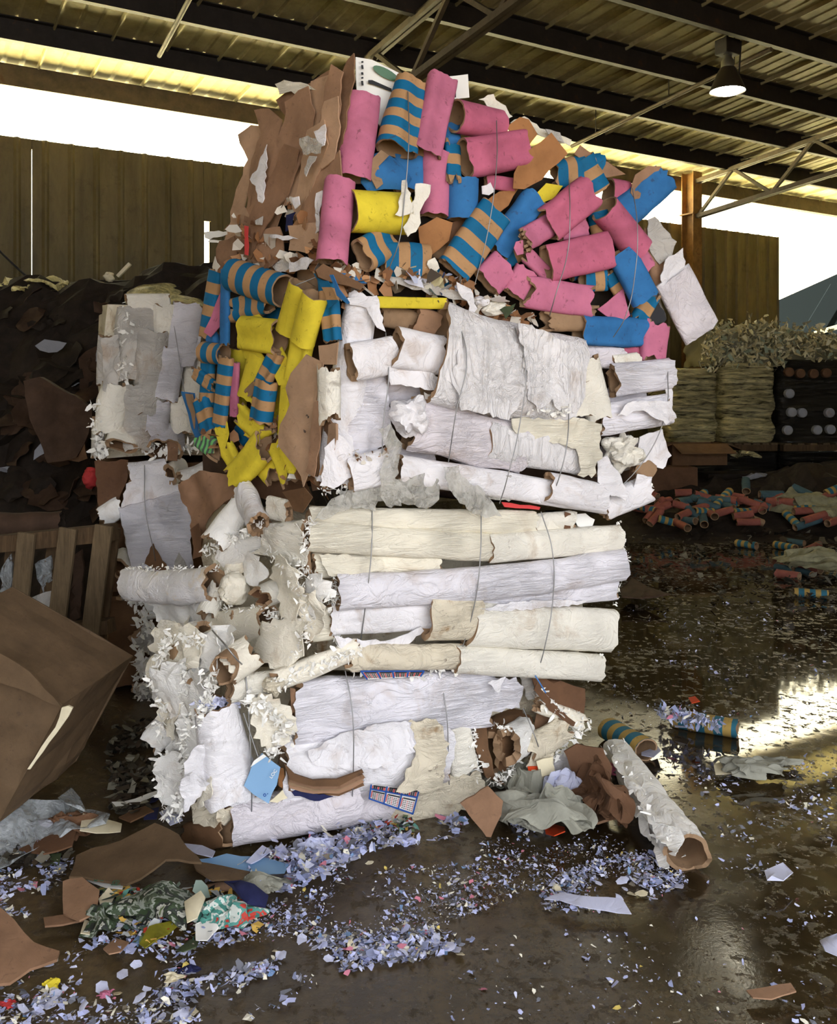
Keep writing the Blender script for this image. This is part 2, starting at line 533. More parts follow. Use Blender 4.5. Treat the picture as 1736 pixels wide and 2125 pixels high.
def paper(name, rgb, stain=.5, wr=.6, var=.06, scale=6, staincol=(150, 112, 62), rough=.7, fib=0, stretch=(1, 1, 1)):
    """white roll paper: soft wrinkles, rusty water stains, grime"""
    t = NT(name); c = s2l(rgb)
    mp = t.n('Mapping'); mp.inputs['Scale'].default_value = stretch; t.l(t.tc.outputs['Object'], mp.inputs['Vector'])
    col = t.ramp(t.noise(5, 3, .5), [(.3, mul(c, 1 - var * 2)), (.7, c)])
    if stain:
        f = t.noise(scale, 5, .62, .5)
        col = t.mix(t.ramp(f, [(.56, K0), (.70, mul(W1, stain))]), col, s2l(staincol))
        f = t.noise(17, 5, .7, 1.0)
        col = t.mix(t.ramp(f, [(.63, K0), (.72, mul(W1, stain))]), col, s2l((88, 66, 48)))
    h1 = t.noise(9, 5, .55, 1.6, mp.outputs[0])
    mp2 = t.n('Mapping'); mp2.inputs['Scale'].default_value = (stretch[0] * 12, stretch[1] * 12, stretch[2] * 55); mp2.inputs['Rotation'].default_value = (.5, .35, .2); t.l(t.tc.outputs['Object'], mp2.inputs['Vector'])
    h2 = t.noise(1.0, 4, .6, 2.5, mp2.outputs[0])
    r1 = t.math('POWER', t.math('ABSOLUTE', t.math('SUBTRACT', h1, .5)), .6)
    r2 = t.math('POWER', t.math('ABSOLUTE', t.math('SUBTRACT', h2, .5)), .7)
    msk = t.ramp(t.noise(4, 2, .5), [(.4, K0), (.62, W1)])
    h = t.math('ADD', t.math('MULTIPLY', r1, .9), t.math('MULTIPLY', t.math('MULTIPLY', r2, msk), .55 + fib))
    h = t.math('ADD', h, t.math('MULTIPLY', t.noise(110, 3, .6), .06 + fib * .3))
    t.bump(h, min(1, wr * 1.25), .018)
    t.done(col, rough, .3)
paper('white', (238, 236, 240), .35, .55)
paper('white2', (232, 230, 238), .25, .7, stretch=(.6, .6, 1.6))
paper('whitepleat', (234, 232, 234), .3, .8, stretch=(1.8, 1.8, .5))
paper('cream', (238, 234, 222), .4, .55)
paper('cream2', (236, 230, 212), .3, .6, stretch=(.6, .6, 1.8))
paper('dirty', (222, 212, 190), .85, .7, scale=8)
paper('lilac', (222, 216, 222), .3, .7)
paper('fuzz', (244, 243, 240), .25, .45, var=.02, fib=.3, scale=9)
paper('fuzzcream', (242, 236, 220), .4, .45, var=.03, fib=.3, scale=9)
paper('greywhite', (196, 192, 186), .4, .7)
paper('yellowstain', (242, 240, 242), .6, .5, fib=.3, scale=7, staincol=(226, 184, 84))
paper('shred', (206, 210, 236), .1, .2, rough=.8)  # white paper with the skylight's bluish cast mixed into its colour
paper('shredgrey', (150, 152, 160), .3, .3, rough=.8)

def confetti_mat(name):
    t = NT(name)
    g = t.n('NewGeometry')
    r = g.outputs['Random Per Island']
    col = t.ramp(r, [(0, s2l((190, 196, 236))), (.28, s2l((208, 212, 238))), (.44, s2l((150, 158, 194))), (.62, s2l((112, 114, 124))), (.78, s2l((226, 222, 206))), (.90, s2l((120, 112, 100))), (.94, s2l((120, 150, 190))), (.965, s2l((222, 200, 110))), (.98, s2l((206, 130, 150))), (1, s2l((120, 160, 130)))])  # bluish whites hold the skylight's cast on the floor scraps
    t.t.nodes[-1].color_ramp.interpolation = 'CONSTANT' if hasattr(t.t.nodes[-1], 'color_ramp') else 'LINEAR'
    t.done(col, .8, .3)
confetti_mat('confetti')
def litter_mat(name, cols):
    t = NT(name); g = t.n('NewGeometry'); k = len(cols)
    col = t.ramp(g.outputs['Random Per Island'], [(i / k, s2l(c)) for i, c in enumerate(cols)])
    for nd in t.t.nodes:
        if nd.bl_idname == 'ShaderNodeValToRGB': nd.color_ramp.interpolation = 'CONSTANT'
    t.done(col, .8, .3)
litter_mat('litter', [(196, 202, 226), (70, 60, 50), (190, 186, 172), (96, 82, 64), (214, 216, 230), (120, 90, 60), (84, 96, 90), (200, 190, 150), (60, 70, 100), (150, 150, 150)])
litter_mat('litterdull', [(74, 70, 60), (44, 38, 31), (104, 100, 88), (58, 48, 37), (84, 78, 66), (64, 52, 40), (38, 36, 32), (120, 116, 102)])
litter_mat('litterbrown', [(150, 106, 70), (120, 82, 54), (176, 132, 92), (214, 208, 196), (98, 68, 46), (160, 118, 84), (188, 180, 168)])
paper('fringe', (246, 245, 240), .12, .1, var=.02)
litter_mat('shredbale', [(196, 188, 148), (160, 154, 122), (216, 208, 168), (130, 126, 104), (200, 186, 142), (150, 160, 138), (226, 220, 188)])
litter_mat('magazine', [(60, 78, 70), (90, 140, 130), (190, 196, 200), (200, 70, 50), (50, 60, 60), (110, 130, 90), (220, 180, 90), (150, 170, 160), (40, 44, 50), (206, 210, 226)])

def film(name, rgb, alpha=.35, rough=.25):
    t = NT(name)
    mp = t.n('Mapping'); mp.inputs['Scale'].default_value = (1, 1, 1); t.l(t.tc.outputs['Object'], mp.inputs['Vector'])
    f = t.noise(14, 5, .6, 1.5)
    a = t.ramp(f, [(.35, mul(W1, alpha * .6)), (.65, mul(W1, min(1, alpha * 1.6)))])
    t.l(a, t.b.inputs['Alpha']); t.bump(t.noise(18, 5, .6, 2), .8, .02)
    t.done(s2l(rgb), rough, .6)
film('film', (206, 204, 196), .4)
film('filmyellow', (226, 214, 150), .75, .3)
film('filmwhite', (180, 186, 190), .5)

def plain(name, rgb, rough=.5, metal=0, spec=.5):
    t = NT(name); t.b.inputs['Metallic'].default_value = metal
    return t.done(s2l(rgb), rough, spec)
plain('wire', (150, 150, 150), .45, .8)
plain('ink', (24, 24, 30), .7)
plain('redink', (200, 60, 60), .8)
plain('blueink', (24, 72, 150), .8)
plain('greenink', (60, 90, 70), .8)
plain('whiteprint', (234, 234, 230), .7)
plain('strapblue', (60, 120, 190), .5)
plain('lightblue', (126, 166, 204), .7)
plain('steelblueshade', (5, 8, 12), .9, 0, .03)  # blue sunk near black to carry the shade on the housing
plain('alu', (150, 146, 130), .4, .8)
plain('greengem', (70, 110, 80), .3)

def steel(name, rgb, rough=.6):
    t = NT(name); c = s2l(rgb)
    f = t.noise(6, 6, .7)
    col = t.ramp(f, [(.35, mul(c, .6)), (.6, c), (.75, mul(s2l((110, 70, 40)), .5))])
    t.bump(t.noise(60, 3, .6), .15, .004)
    t.done(col, rough, .3)
steel('purlin', (46, 40, 36))
steel('truss', (92, 80, 62))
steel('column', (150, 112, 66))
def sheetmetal(name, rgb, dirt=.5):
    t = NT(name); c = s2l(rgb)
    mp = t.n('Mapping'); mp.inputs['Scale'].default_value = (1.2, 1.2, .25); t.l(t.tc.outputs['Object'], mp.inputs['Vector'])
    f = t.noise(2.2, 7, .72, .3, mp.outputs[0])
    col = t.ramp(f, [(.3, mul(c, 1 - dirt)), (.62, c)])
    f2 = t.noise(5, 6, .75, .2)
    col = t.mix(t.ramp(f2, [(.55, K0), (.7, (.5, .5, .5))]), col, mul(c, .4))
    t.done(col, .6, .3)
sheetmetal('wallmetal', (120, 108, 74), .5)
sheetmetal('roofmetal', (178, 168, 128), .4)
def wood(name, rgb):
    t = NT(name); c = s2l(rgb)
    mp = t.n('Mapping'); mp.inputs['Scale'].default_value = (14, 14, 1.6); t.l(t.tc.outputs['Object'], mp.inputs['Vector'])
    f = t.noise(3, 6, .7, .8, mp.outputs[0])
    col = t.ramp(f, [(.3, mul(c, .5)), (.55, c), (.75, mul(c, 1.25))])
    col = t.mix(t.ramp(t.noise(4, 4, .6), [(.5, K0), (.7, (.6, .6, .6))]), col, mul(c, .45))
    t.bump(f, .3, .004); t.done(col, .85, .2)
wood('palletwood', (106, 90, 68))
wood('palletwood2', (88, 70, 50))

def floor_mat():
    t = NT('wetfloor')
    pos = t.n('NewGeometry').outputs['Position']
    sx = t.n('SeparateXYZ'); t.l(pos, sx.inputs[0])
    base = t.ramp(t.noise(.9, 8, .68, .3, pos), [(.3, s2l((48, 39, 26))), (.5, s2l((80, 66, 44))), (.7, s2l((116, 97, 64)))])
    grit = t.ramp(t.noise(26, 6, .75, .2, pos), [(.35, (.55, .55, .55)), (.65, (1.2, 1.2, 1.2))])
    col = t.mix(1.0, base, grit, 'MULTIPLY')
    # fine crumbs and flecks trodden into the floor
    fl = t.ramp(t.noise(48, 4, .8, .5, pos), [(.66, K0), (.70, (.55, .55, .55))])
    col = t.mix(fl, col, s2l((150, 146, 138)))
    fl2 = t.ramp(t.noise(30, 5, .75, .4, pos), [(.60, K0), (.68, (.8, .8, .8))])
    col = t.mix(fl2, col, s2l((30, 25, 19)))
    # standing water: wide over the right-hand side, broken by crumbs
    g1 = t.math('MULTIPLY_ADD', sx.outputs[0], .50, .34)
    wn = t.noise(.8, 4, .6, .3, pos)
    wet = t.math('ADD', g1, t.math('MULTIPLY', t.math('SUBTRACT', wn, .5), 2.2))
    wet = t.math('MINIMUM', t.math('MAXIMUM', wet, .0), 1.0)
    mp = t.n('Mapping'); mp.inputs['Scale'].default_value = (1, 1, 1); t.l(pos, mp.inputs['Vector'])
    crumbs = t.noise(17, 6, .72, .4, pos)
    patch = t.noise(2.2, 4, .6, .3, pos)
    crumbs = t.math('ADD', crumbs, t.math('MULTIPLY', t.math('SUBTRACT', patch, .5), .30))
    level = .56
    over = t.math('MAXIMUM', t.math('SUBTRACT', crumbs, level), 0.0)
    dry = t.math('MINIMUM', 1.0, t.math('MULTIPLY', over, 22.0))
    rough = t.math('ADD', t.math('MULTIPLY', t.math('SUBTRACT', 1.0, wet), .34), .045)
    rough = t.math('ADD', rough, t.math('MULTIPLY', dry, .45))
    ripple = t.noise(7, 3, .5, .5, pos)
    hb = t.math('ADD', t.math('MULTIPLY', over, 1.0), t.math('MULTIPLY', ripple, .012))
    hb = t.math('ADD', hb, t.math('MULTIPLY', t.math('MULTIPLY', t.math('SUBTRACT', 1.0, wet), t.noise(60, 4, .65, 0, pos)), .09))
    bl = t.n('Bump'); bl.inputs['Strength'].default_value = .55; bl.inputs['Distance'].default_value = .03
    t.l(hb, bl.inputs['Height']); t.l(bl.outputs[0], t.b.inputs['Normal'])
    col = t.mix(wet, col, mul(W1, .5), 'MULTIPLY')
    t.done(col, rough, .6)
floor_mat()
def lampglow():
    m = bpy.data.materials.new('lampglow'); m.use_nodes = True; nt = m.node_tree; nt.nodes.clear()
    e = nt.nodes.new('ShaderNodeEmission'); e.inputs[0].default_value = (1, .93, .72, 1); e.inputs[1].default_value = 30
    o = nt.nodes.new('ShaderNodeOutputMaterial'); nt.links.new(e.outputs[0], o.inputs[0]); M['lampglow'] = m
lampglow()
plain('lampshade', (70, 62, 48), .4, .3)
plain('ground', (236, 228, 196), .9)
def magmat(name, cols, sc=16):
    t = NT(name); f = t.noise(sc, 3, .6, .6)
    col = t.ramp(f, [(.28 + .44 * i / len(cols), s2l(c)) for i, c in enumerate(cols)])
    for nd in t.t.nodes:
        if nd.bl_idname == 'ShaderNodeValToRGB': nd.color_ramp.interpolation = 'CONSTANT'
    t.done(col, .6, .3)
magmat('magteal', [(40, 50, 52), (70, 130, 120), (190, 196, 190), (80, 140, 132), (180, 60, 50), (60, 110, 104)])
magmat('maggreen', [(30, 34, 30), (74, 84, 66), (140, 146, 136), (52, 66, 44), (44, 48, 44), (170, 170, 160), (90, 104, 70)])
# ------------------------------------------------------------------ building
def st(o): o['kind'] = 'structure'; return o
DB, SILL, CTOP, SL = 11.9, 4.76, 5.34, .08
S0, S1 = -20.0, 26.0
DFRONT = -2.2
def rz(D): return 5.64 + SL * (DB - D)          # underside of the roof sheet
def quadbox(a, b, c, d, th):
    n = (b - a).cross(d - a).normalized() * th
    return [a, b, c, d, a + n, b + n, c + n, d + n], [(0, 1, 2, 3), (7, 6, 5, 4), (0, 4, 5, 1), (1, 5, 6, 2), (2, 6, 7, 3), (3, 7, 4, 0)]
# floor
fl = pyd('floor', [V((-40, -3, 0)), V((40, -3, 0)), V((40, 40, 0)), V((-40, 40, 0))], [(0, 1, 2, 3)])
fs = [wallpt(S0, DFRONT - 8, 0), wallpt(S1, DFRONT - 8, 0), wallpt(S1, DB + .1, 0), wallpt(S0, DB + .1, 0)]
fl = pyd('floor', fs, [(0, 1, 2, 3)])
o = bpy.data.objects.new('floor', fl); COL.objects.link(o); fl.materials.append(M['wetfloor']); st(o)
# sunny yard outside, behind the wall
yd = pyd('yard_ground', [wallpt(S0 - 40, DB + .1, -.02), wallpt(S1 + 60, DB + .1, -.02), wallpt(S1 + 60, 90, -.02), wallpt(S0 - 40, 90, -.02)], [(0, 1, 2, 3)])
st(link('yard_ground', yd, 'ground', None, False))

def ribbed(name, sa, sb, z0, z1, mat, D=DB, pitch=.30, depth=.035):
    """ribbed wall sheet along the wall line, real folded profile"""
    vs = []; fs = []
    prof = []
    s = sa
    while s < sb - .001:
        for ds, dd in ((0, 0), (.36, 0), (.46, 1), (.54, 1), (.64, 0)):
            if s + ds * pitch < sb: prof.append((s + ds * pitch, dd * depth))
        s += pitch
    prof.append((sb, 0))
    for back in (0, .012):
        for (q, dd) in prof:
            for z in (z0, z1): vs.append(wallpt(q, D - dd + back, z))
    n = len(prof)
    for i in range(n - 1):
        a = 2 * i
        fs.append((a, a + 2, a + 3, a + 1)); b = a + 2 * n
        fs.append((b, b + 1, b + 3, b + 2)); fs.append((a, b, b + 2, a + 2)); fs.append((a + 1, a + 3, b + 3, b + 1))
    fs.append((0, 1, 2 * n + 1, 2 * n)); e = 2 * n - 2; fs.append((e, e + 2 * n, e + 2 * n + 1, e + 1))
    return st(link(name, pyd(name, vs, fs), mat, None, False))
def s_at(u):                       # wall coordinate seen at photo column u
    d = ray(u, CV); t = DB / NW.dot(V((d.x, d.y, 0))); q = V((d.x, d.y, 0)) * t
    return DW.dot(q)
sa, sb, sc_ = s_at(66), s_at(429), s_at(1613)
ribbed('wall_back', S0, sa - .004, 0, SILL, 'wallmetal')
ribbed('wall_back', sa + .004, sb - .035, 0, SILL, 'wallmetal')
ribbed('wall_back', sb + .035, sc_, 0, SILL, 'wallmetal')
zg = at(428, 458, 12.1).z
mb = MB(); mb.box(wallpt(sb, DB - .02, (zg + SILL) / 2), DW * .05, NW * .012, V((0, 0, (SILL - zg) / 2))); st(mb.build('trim_20', 'wallmetal'))
ribbed('wall_back', sc_ + 5.5, S1, 0, SILL, 'wallmetal')
# girt along the sill and eave strut
mb = MB()
for a, b in ((S0, sc_), (sc_ + 5.5, S1)): mb.bar(wallpt(a, DB + .06, SILL - .06), wallpt(b, DB + .06, SILL - .06), .1, .12)
st(mb.build('trim_1', 'truss'))
mb = MB(); mb.bar(wallpt(S0, DB, CTOP + .14), wallpt(S1, DB, CTOP + .14), .14, .26)
st(mb.build('trim_2', 'truss'))
# roof: ribbed sheet, ribs run up the slope
def roof():
    vs = []; fs = []; prof = []
    s = S0
    while s < S1:
        for ds, dd in ((0, 0), (.30, 0), (.33, .012), (.37, .012), (.40, 0), (.62, 0), (.65, .012), (.69, .012), (.72, 0), (.94, 0), (.955, -.05), (.985, -.05)):
            prof.append((s + ds * .62 / 1.0, dd))
        s += .62
    Ds = [DB + .5, DFRONT]
    for k in (0, .03):
        for q, dd in prof:
            for D in Ds: vs.append(wallpt(q, D, rz(D) + dd + k + (.0 if k else 0)))
    n = len(prof)
    for i in range(n - 1):
        a = 2 * i; b = a + 2 * n
        fs.append((a, a + 1, a + 3, a + 2)); fs.append((b, b + 2, b + 3, b + 1))
    fs += [(0, 2 * n, 2 * n + 1, 1)]
    return st(link('ceiling', pyd('ceiling', vs, fs), 'roofmetal', None, False))
roof()
# purlins: Z-shaped, one object each
k = 1
while DB - 1.2 * k > DFRONT:
    D = DB - 1.2 * k; z = rz(D)
    mb = MB(); a, b = S0, S1
    mb.bar(wallpt(a, D, z - .12), wallpt(b, D, z - .12), .012, .22)
    mb.bar(wallpt(a, D - .04, z - .012), wallpt(b, D - .04, z - .012), .08, .012)
    mb.bar(wallpt(a, D + .04, z - .23), wallpt(b, D + .04, z - .23), .08, .014)
    o = st(mb.build('trim_%d' % (k + 2), 'purlin')); k += 1
# clips where the roof seams cross the purlins are part of the roof sheet
# end walls
for name, s in (('wall_left', S0), ('wall_right', S1)):
    a, b = wallpt(s, DFRONT, 0), wallpt(s, DB, 0)
    vs, fs = quadbox(a, b, V((b.x, b.y, rz(DB))), V((a.x, a.y, rz(DFRONT))), .05)
    st(link(name, pyd(name, vs, fs), 'wallmetal', None, False))
# front wall with the wide doorway the photographer stands in
SD0, SD1, DH = -6.0, 5.0, 4.5
for name, a, b, z0, z1 in (('wall_front', S0, SD0, 0, rz(DFRONT)), ('wall_front', SD1, S1, 0, rz(DFRONT)), ('wall_front', SD0, SD1, DH, rz(DFRONT))):
    vs, fs = quadbox(wallpt(a, DFRONT, z0), wallpt(b, DFRONT, z0), wallpt(b, DFRONT, z1), wallpt(a, DFRONT, z1), .06)
    st(link(name, pyd(name, vs, fs), 'wallmetal', None, False))
# column and the trusses
def truss(name, s, Da, Db, depth, label, drop=.24):
    t = thing(name, wallpt(s, (Da + Db) / 2, 0), label, 'truss', 'steel roof trusses')
    top = lambda D: wallpt(s, D, rz(D) - drop)
    bot = lambda D: wallpt(s, D, rz(D) - drop - depth)
    for f in (top, bot):
        mb = MB()
        for e in (-.035, .035):
            mb.bar(f(Da) + DW * e, f(Db) + DW * e, .05, .07)
        mb.build('chord', 'truss', t)
    n = int(abs(Db - Da) / .75); st_ = (Db - Da) / n
    for i in range(n):
        D0, D1 = Da + st_ * i, Da + st_ * (i + 1)
        p, q = (bot(D0), top(D1)) if i % 2 == 0 else (top(D0), bot(D1))
        mb = MB(); mb.bar(p, q, .05, .05); mb.build('web_member', 'truss', t)
    return t
sR = s_at(1404) + .0
cD = DB - .35
t = thing('steel_column', wallpt(sR, cD, 0), 'tan steel I-section column standing against the long wall', 'column')
mb = MB(); zt = rz(cD) - .05
for e in (-.13, .13): mb.box(wallpt(sR, cD, zt / 2) + NW * e, DW * .11, NW * .009, V((0, 0, zt / 2)))
mb.build('flange', 'column', t)
mb = MB(); mb.box(wallpt(sR, cD, zt / 2), DW * .007, NW * .13, V((0, 0, zt / 2))); mb.build('web', 'column', t)
mb = MB(); mb.box(wallpt(sR, cD, zt - .75), DW * .14, NW * .16, V((0, 0, .012))); mb.build('bracket', 'column', t)
truss('roof_truss', sR, cD - .14, 0.5, .62, 'steel roof truss running from the tan column towards the lamp')
sL = s_at(800)
truss('roof_truss', sL - 1.55, DB - .2, 0.5, .62, 'steel roof truss passing above the top of the bale stack')
# sprinkler / conduit pipes under the purlins
def pipe(p, q, r, label, hangers=()):
    t = thing('ceiling_pipe', (V(p) + V(q)) / 2, label, 'pipe')
    MB().rod(p, q, r, 10).build('pipe', 'truss', t, smooth=True)
    for h in hangers:
        c = V(p).lerp(V(q), h); D = NW.dot(c); MB().rod(c, V((c.x, c.y, rz(D))), .006, 6).build('hanger_rod', 'purlin', t)
    return t
sp = -2.15
def pix_s(u, v, D, dz):      # point under the roof at distance D seen at column u
    d = ray(u, CV); t = D / NW.dot(V((d.x, d.y, 0))); q = V((d.x, d.y, 0)) * t
    return V((q.x, q.y, rz(D) - dz))
pipe(pix_s(330, 0, 10.2, .34), pix_s(452, 0, 7.8, .34), .025, 'thin pipe hung below the purlins above the cardboard side of the stack', (.35,))
pipe(pix_s(1186, 0, 10.6, .36), pix_s(1600, 0, 7.0, .36), .028, 'long thin pipe hung under the roof towards the lamp', (.15, .55, .85))
# high bay lamp
lp = at(1509, 190, 10.8)
t = thing('high_bay_lamp', lp, 'lit high bay lamp with bell shade hanging from the dark ceiling', 'lamp')
def lathe(name, prof, c, mat, parent, seg=32):
    vs = []; fs = []
    for r, z in prof:
        for j in range(seg):
            a = 2 * PI * j / seg; vs.append(V((c.x + r * math.cos(a), c.y + r * math.sin(a), c.z + z)))
    for i in range(len(prof) - 1):
        for j in range(seg):
            k = (j + 1) % seg; fs.append((i * seg + j, i * seg + k, (i + 1) * seg + k, (i + 1) * seg + j))
    return link(name, pyd(name, vs, fs), mat, parent)
lathe('shade', [(.205, 0), (.2, .03), (.175, .09), (.14, .17), (.105, .25), (.085, .28), (.08, .275), (.10, .24), (.135, .165), (.17, .085), (.195, .02), (.205, 0)], lp, 'lampshade', t)
lathe('lens', [(0.0, -.045), (.08, -.035), (.15, -.012), (.196, .012), (.19, .03), (0, .03)], lp, 'lampglow', t)
lathe('socket', [(0, .27), (.075, .27), (.075, .36), (.05, .4), (.05, .46), (0, .46)], lp, 'alu', t)
mb = MB(); mb.box(lp + V((0, 0, .52)), DW * .12, NW * .09, V((0, 0, .09))); mb.build('ballast', 'purlin', t, .01)
mb = MB(); D = NW.dot(lp); mb.rod(lp + V((0, 0, .58)), V((lp.x, lp.y, rz(D))), .012); mb.rod(lp + V((.13, 0, .1)), lp + V((.16, 0, .6)), .01); mb.build('stem', 'purlin', t)
# blue hopper seen through the opening
a = at(1618, 622, 21.5); b = at(1800, 545, 21.5)
t = thing('conveyor_hopper', V((a.x + 1.4, a.y, 0)), 'blue steel conveyor housing, darkened for shade, with a sloping top outside the opening', 'conveyor')
pts = [at(1598, 630, 21.5), at(1800, 540, 21.5), at(1830, 700, 21.5), at(1830, 900, 21.5), at(1598, 900, 21.5)]
vs = [p for p in pts] + [p + V((.6, 3, 0)) for p in pts]
n = 5; fs = [(4, 3, 2, 1, 0), (5, 6, 7, 8, 9)] + [(i, (i + 1) % n, n + (i + 1) % n, n + i) for i in range(n)]
link('housing', pyd('housing', vs, fs), 'steelblueshade', t, False)
mb = MB(); mb.bar(at(1665, 690, 21.3), at(1725, 590, 21.3), .03, .05); mb.build('seam', 'steelblueshade', t)
mb = MB(); mb.bar(at(1690, 692, 21.2), at(1800, 660, 21.2), .06, .1); mb.build('rail', 'alu', t)

# ------------------------------------------------------------------ camera, light, sky
cam = bpy.data.cameras.new('camera'); co = bpy.data.objects.new('camera', cam); COL.objects.link(co)
co.location = EYE; co.rotation_euler = (PI / 2, 0, 0)
cam.sensor_fit = 'HORIZONTAL'; cam.sensor_width = 36; cam.lens = 36 * FPX / 1736
cam.shift_y = -(1062.5 - CV) / 1736; cam.clip_end = 500; cam.clip_start = .05
scene.camera = co
sun = bpy.data.lights.new('sun', 'SUN'); so = bpy.data.objects.new('sun', sun); COL.objects.link(so)
sun.energy = 170; sun.color = (1, .94, .66); sun.angle = .01
sd = (DW * .62 + NW * .0 - V((0, 0, .78))).normalized()
so.rotation_euler = sd.to_track_quat('-Z', 'Y').to_euler()
so.location = wallpt(-10, 20, 20)
w = bpy.data.worlds.new('sky'); scene.world = w; w.use_nodes = True
nt = w.node_tree; nt.nodes.clear()
tc = nt.nodes.new('ShaderNodeTexCoord'); dt = nt.nodes.new('ShaderNodeVectorMath'); dt.operation = 'DOT_PRODUCT'
nt.links.new(tc.outputs['Generated'], dt.inputs[0]); dt.inputs[1].default_value = NW
rp = nt.nodes.new('ShaderNodeValToRGB'); rp.color_ramp.elements[0].position = .38; rp.color_ramp.elements[1].position = .62
mr = nt.nodes.new('ShaderNodeMapRange'); mr.inputs[1].default_value = -1; mr.inputs[2].default_value = 1
nt.links.new(dt.outputs['Value'], mr.inputs[0]); nt.links.new(mr.outputs[0], rp.inputs[0])
SKYB, SKYF = (4.3, 4.35, 4.5), (9.0, 8.2, 5.6)
rp.color_ramp.elements[0].color = (SKYB[0] / 10, SKYB[1] / 10, SKYB[2] / 10, 1)
rp.color_ramp.elements[1].color = (SKYF[0] / 10, SKYF[1] / 10, SKYF[2] / 10, 1)
bg = nt.nodes.new('ShaderNodeBackground'); bg.inputs[1].default_value = 10
ou = nt.nodes.new('ShaderNodeOutputWorld')
nt.links.new(rp.outputs[0], bg.inputs[0]); nt.links.new(bg.outputs[0], ou.inputs[0])
scene.view_settings.view_transform = 'Standard'; scene.view_settings.look = 'None'
scene.view_settings.gamma = 1; scene.view_settings.use_curve_mapping = False; scene.view_settings.exposure = 0
cy = scene.cycles
cy.max_bounces = 6; cy.diffuse_bounces = 4; cy.glossy_bounces = 3; cy.transparent_max_bounces = 8; cy.transmission_bounces = 2
cy.use_adaptive_sampling = True; cy.adaptive_threshold = .04; cy.use_denoising = True
cy.caustics_reflective = False; cy.caustics_refractive = False; cy.sample_clamp_indirect = 25
# tier bodies
def body(parent, tier, v_left_bot, v_left_top, u_right, v_right_bot, v_right_top, u_back, mat, inset=.09, sd=1):
    c = CORNER[tier]
    A = c - FN * inset + FD * .06
    r = Ff(u_right, CV); B = V((r.x, r.y, 0)) - FN * inset - FD * .1
    bk = onplane(u_back, CV, c, LN); Dk = V((bk.x, bk.y, 0)) - LN * inset * .6
    Cc = B + (Dk - A) * 1.0
    zlb, zlt = Ff(CORNER_U[tier], v_left_bot).z, Ff(CORNER_U[tier], v_left_top).z
    zrb, zrt = Ff(u_right, v_right_bot).z, Ff(u_right, v_right_top).z
    return prism('packed_core', [A, B, Cc, Dk], [zlb, zrb, zrb, zlb], [zlt, zrt, zrt, zlt], mat, parent, sd=sd)
CORNER_U = {1: 715, 2: 690, 3: 640, 4: 470}
# ------------------------------------------------------------------ top bale
def tube_kw(kind):
    return dict(round=dict(rag=.006, crease=.025, flat=.85, amp=.035, sq=2.1), flat=dict(rag=.008, crease=.05, flat=.45, amp=.05, sq=2.8), dent=dict(flat=.7, amp=.06, dent=.45), crush=dict(flat=.6, amp=.13, freq=9, dent=.35, rag=.03))[kind]
LBL = {'pink': 'pink cardboard tube', 'pinkdull': 'pink cardboard tube', 'blue': 'plain blue cardboard tube', 'yellow': 'yellow cardboard tube', 'striped': 'blue and tan striped tube', 'stripedfine': 'blue and tan striped tube', 'kraft': 'bare brown cardboard tube', 'pinkT': 'pink tube'}
def T(par, face, mat, p0, p1, w, kind='round', off=.02, off1=None, **kw):
    k = dict(tube_kw(kind)); k.update(kw)
    k.setdefault('label', LBL.get(mat))
    return add_tube(par, face, p0, p1, w, mat, off, off1, **k)
def S(par, face, mat, pts, off=.03, **kw):
    return add_sheet(par, face, pts, mat, off, **kw)

b1p = Ff(900, 660, -.5)
B1 = thing('tube_bale', b1p, 'topmost tilted bale of pink, blue and yellow cardboard tubes with a brown cardboard side', 'bale', 'wired bales in the tall stack')
body(B1, 1, 600, 215, 1370, 745, 425, 505, 'darkcard', .10, 1)
f = Ff
T(B1, f, 'pink', (754, 200), (733, 372), 74)
T(B1, f, 'stripedfine', (852, 168), (822, 312), 78, 'dent', taper=.35, off=.0, off1=.05, sd=5)
T(B1, f, 'pink', (918, 162), (884, 318), 66, 'dent', off=.0, off1=.05, sd=8)
T(B1, f, 'pink', (903, 318), (900, 448), 64, 'round', off=-.01)
T(B1, f, 'pink', (706, 376), (688, 545), 66, 'round', off=.03, off1=.07)
T(B1, f, 'yellow', (724, 438), (840, 444), 88, 'round', off=.05, off1=.01, amp=.02)
T(B1, f, 'blue', (845, 325), (850, 395), 70, 'dent', off=-.03)
S(B1, f, 'blue', [(757, 350), (772, 318), (800, 308), (835, 335), (862, 368), (845, 392), (800, 392), (770, 395), (756, 375)], .05, name='cardboard_tube', label='torn open blue tube', amp=.03, curl=-.04)
S(B1, f, 'kraft', [(752, 345), (790, 312), (806, 322), (785, 345), (795, 380), (782, 392), (766, 360)], .055, name='torn_card', amp=.02)
T(B1, f, 'stripedfine', (752, 530), (812, 500), 72, 'dent', off=.07, off1=0, sd=3, flat=.6)
T(B1, f, 'striped', (796, 538), (888, 545), 78, 'flat', off=.02)
T(B1, f, 'pinkdull', (945, 240), (1035, 262), 68, 'round', off=.03, off1=-.04)
T(B1, f, 'pinkdull', (964, 330), (1090, 308), 82, 'dent', off=.05, off1=.0, sd=21)
S(B1, f, 'orangecard', [(1048, 262), (1075, 245), (1096, 248), (1118, 278), (1092, 312), (1075, 290), (1056, 280)], .0, amp=.03, fold=.012)
S(B1, f, 'orangecard', [(1086, 322), (1142, 276), (1173, 322), (1122, 372), (1085, 395), (1062, 392), (1063, 362)], .035, amp=.03, fold=.014, label='crumpled orange-brown card')
T(B1, f, 'blue', (960, 372), (958, 456), 66, 'round', off=.01)
T(B1, f, 'blue', (930, 262), (935, 372), 50, 'round', off=-.05)
T(B1, f, 'striped', (938, 300), (942, 372), 34, 'crush', off=0, off1=.05)
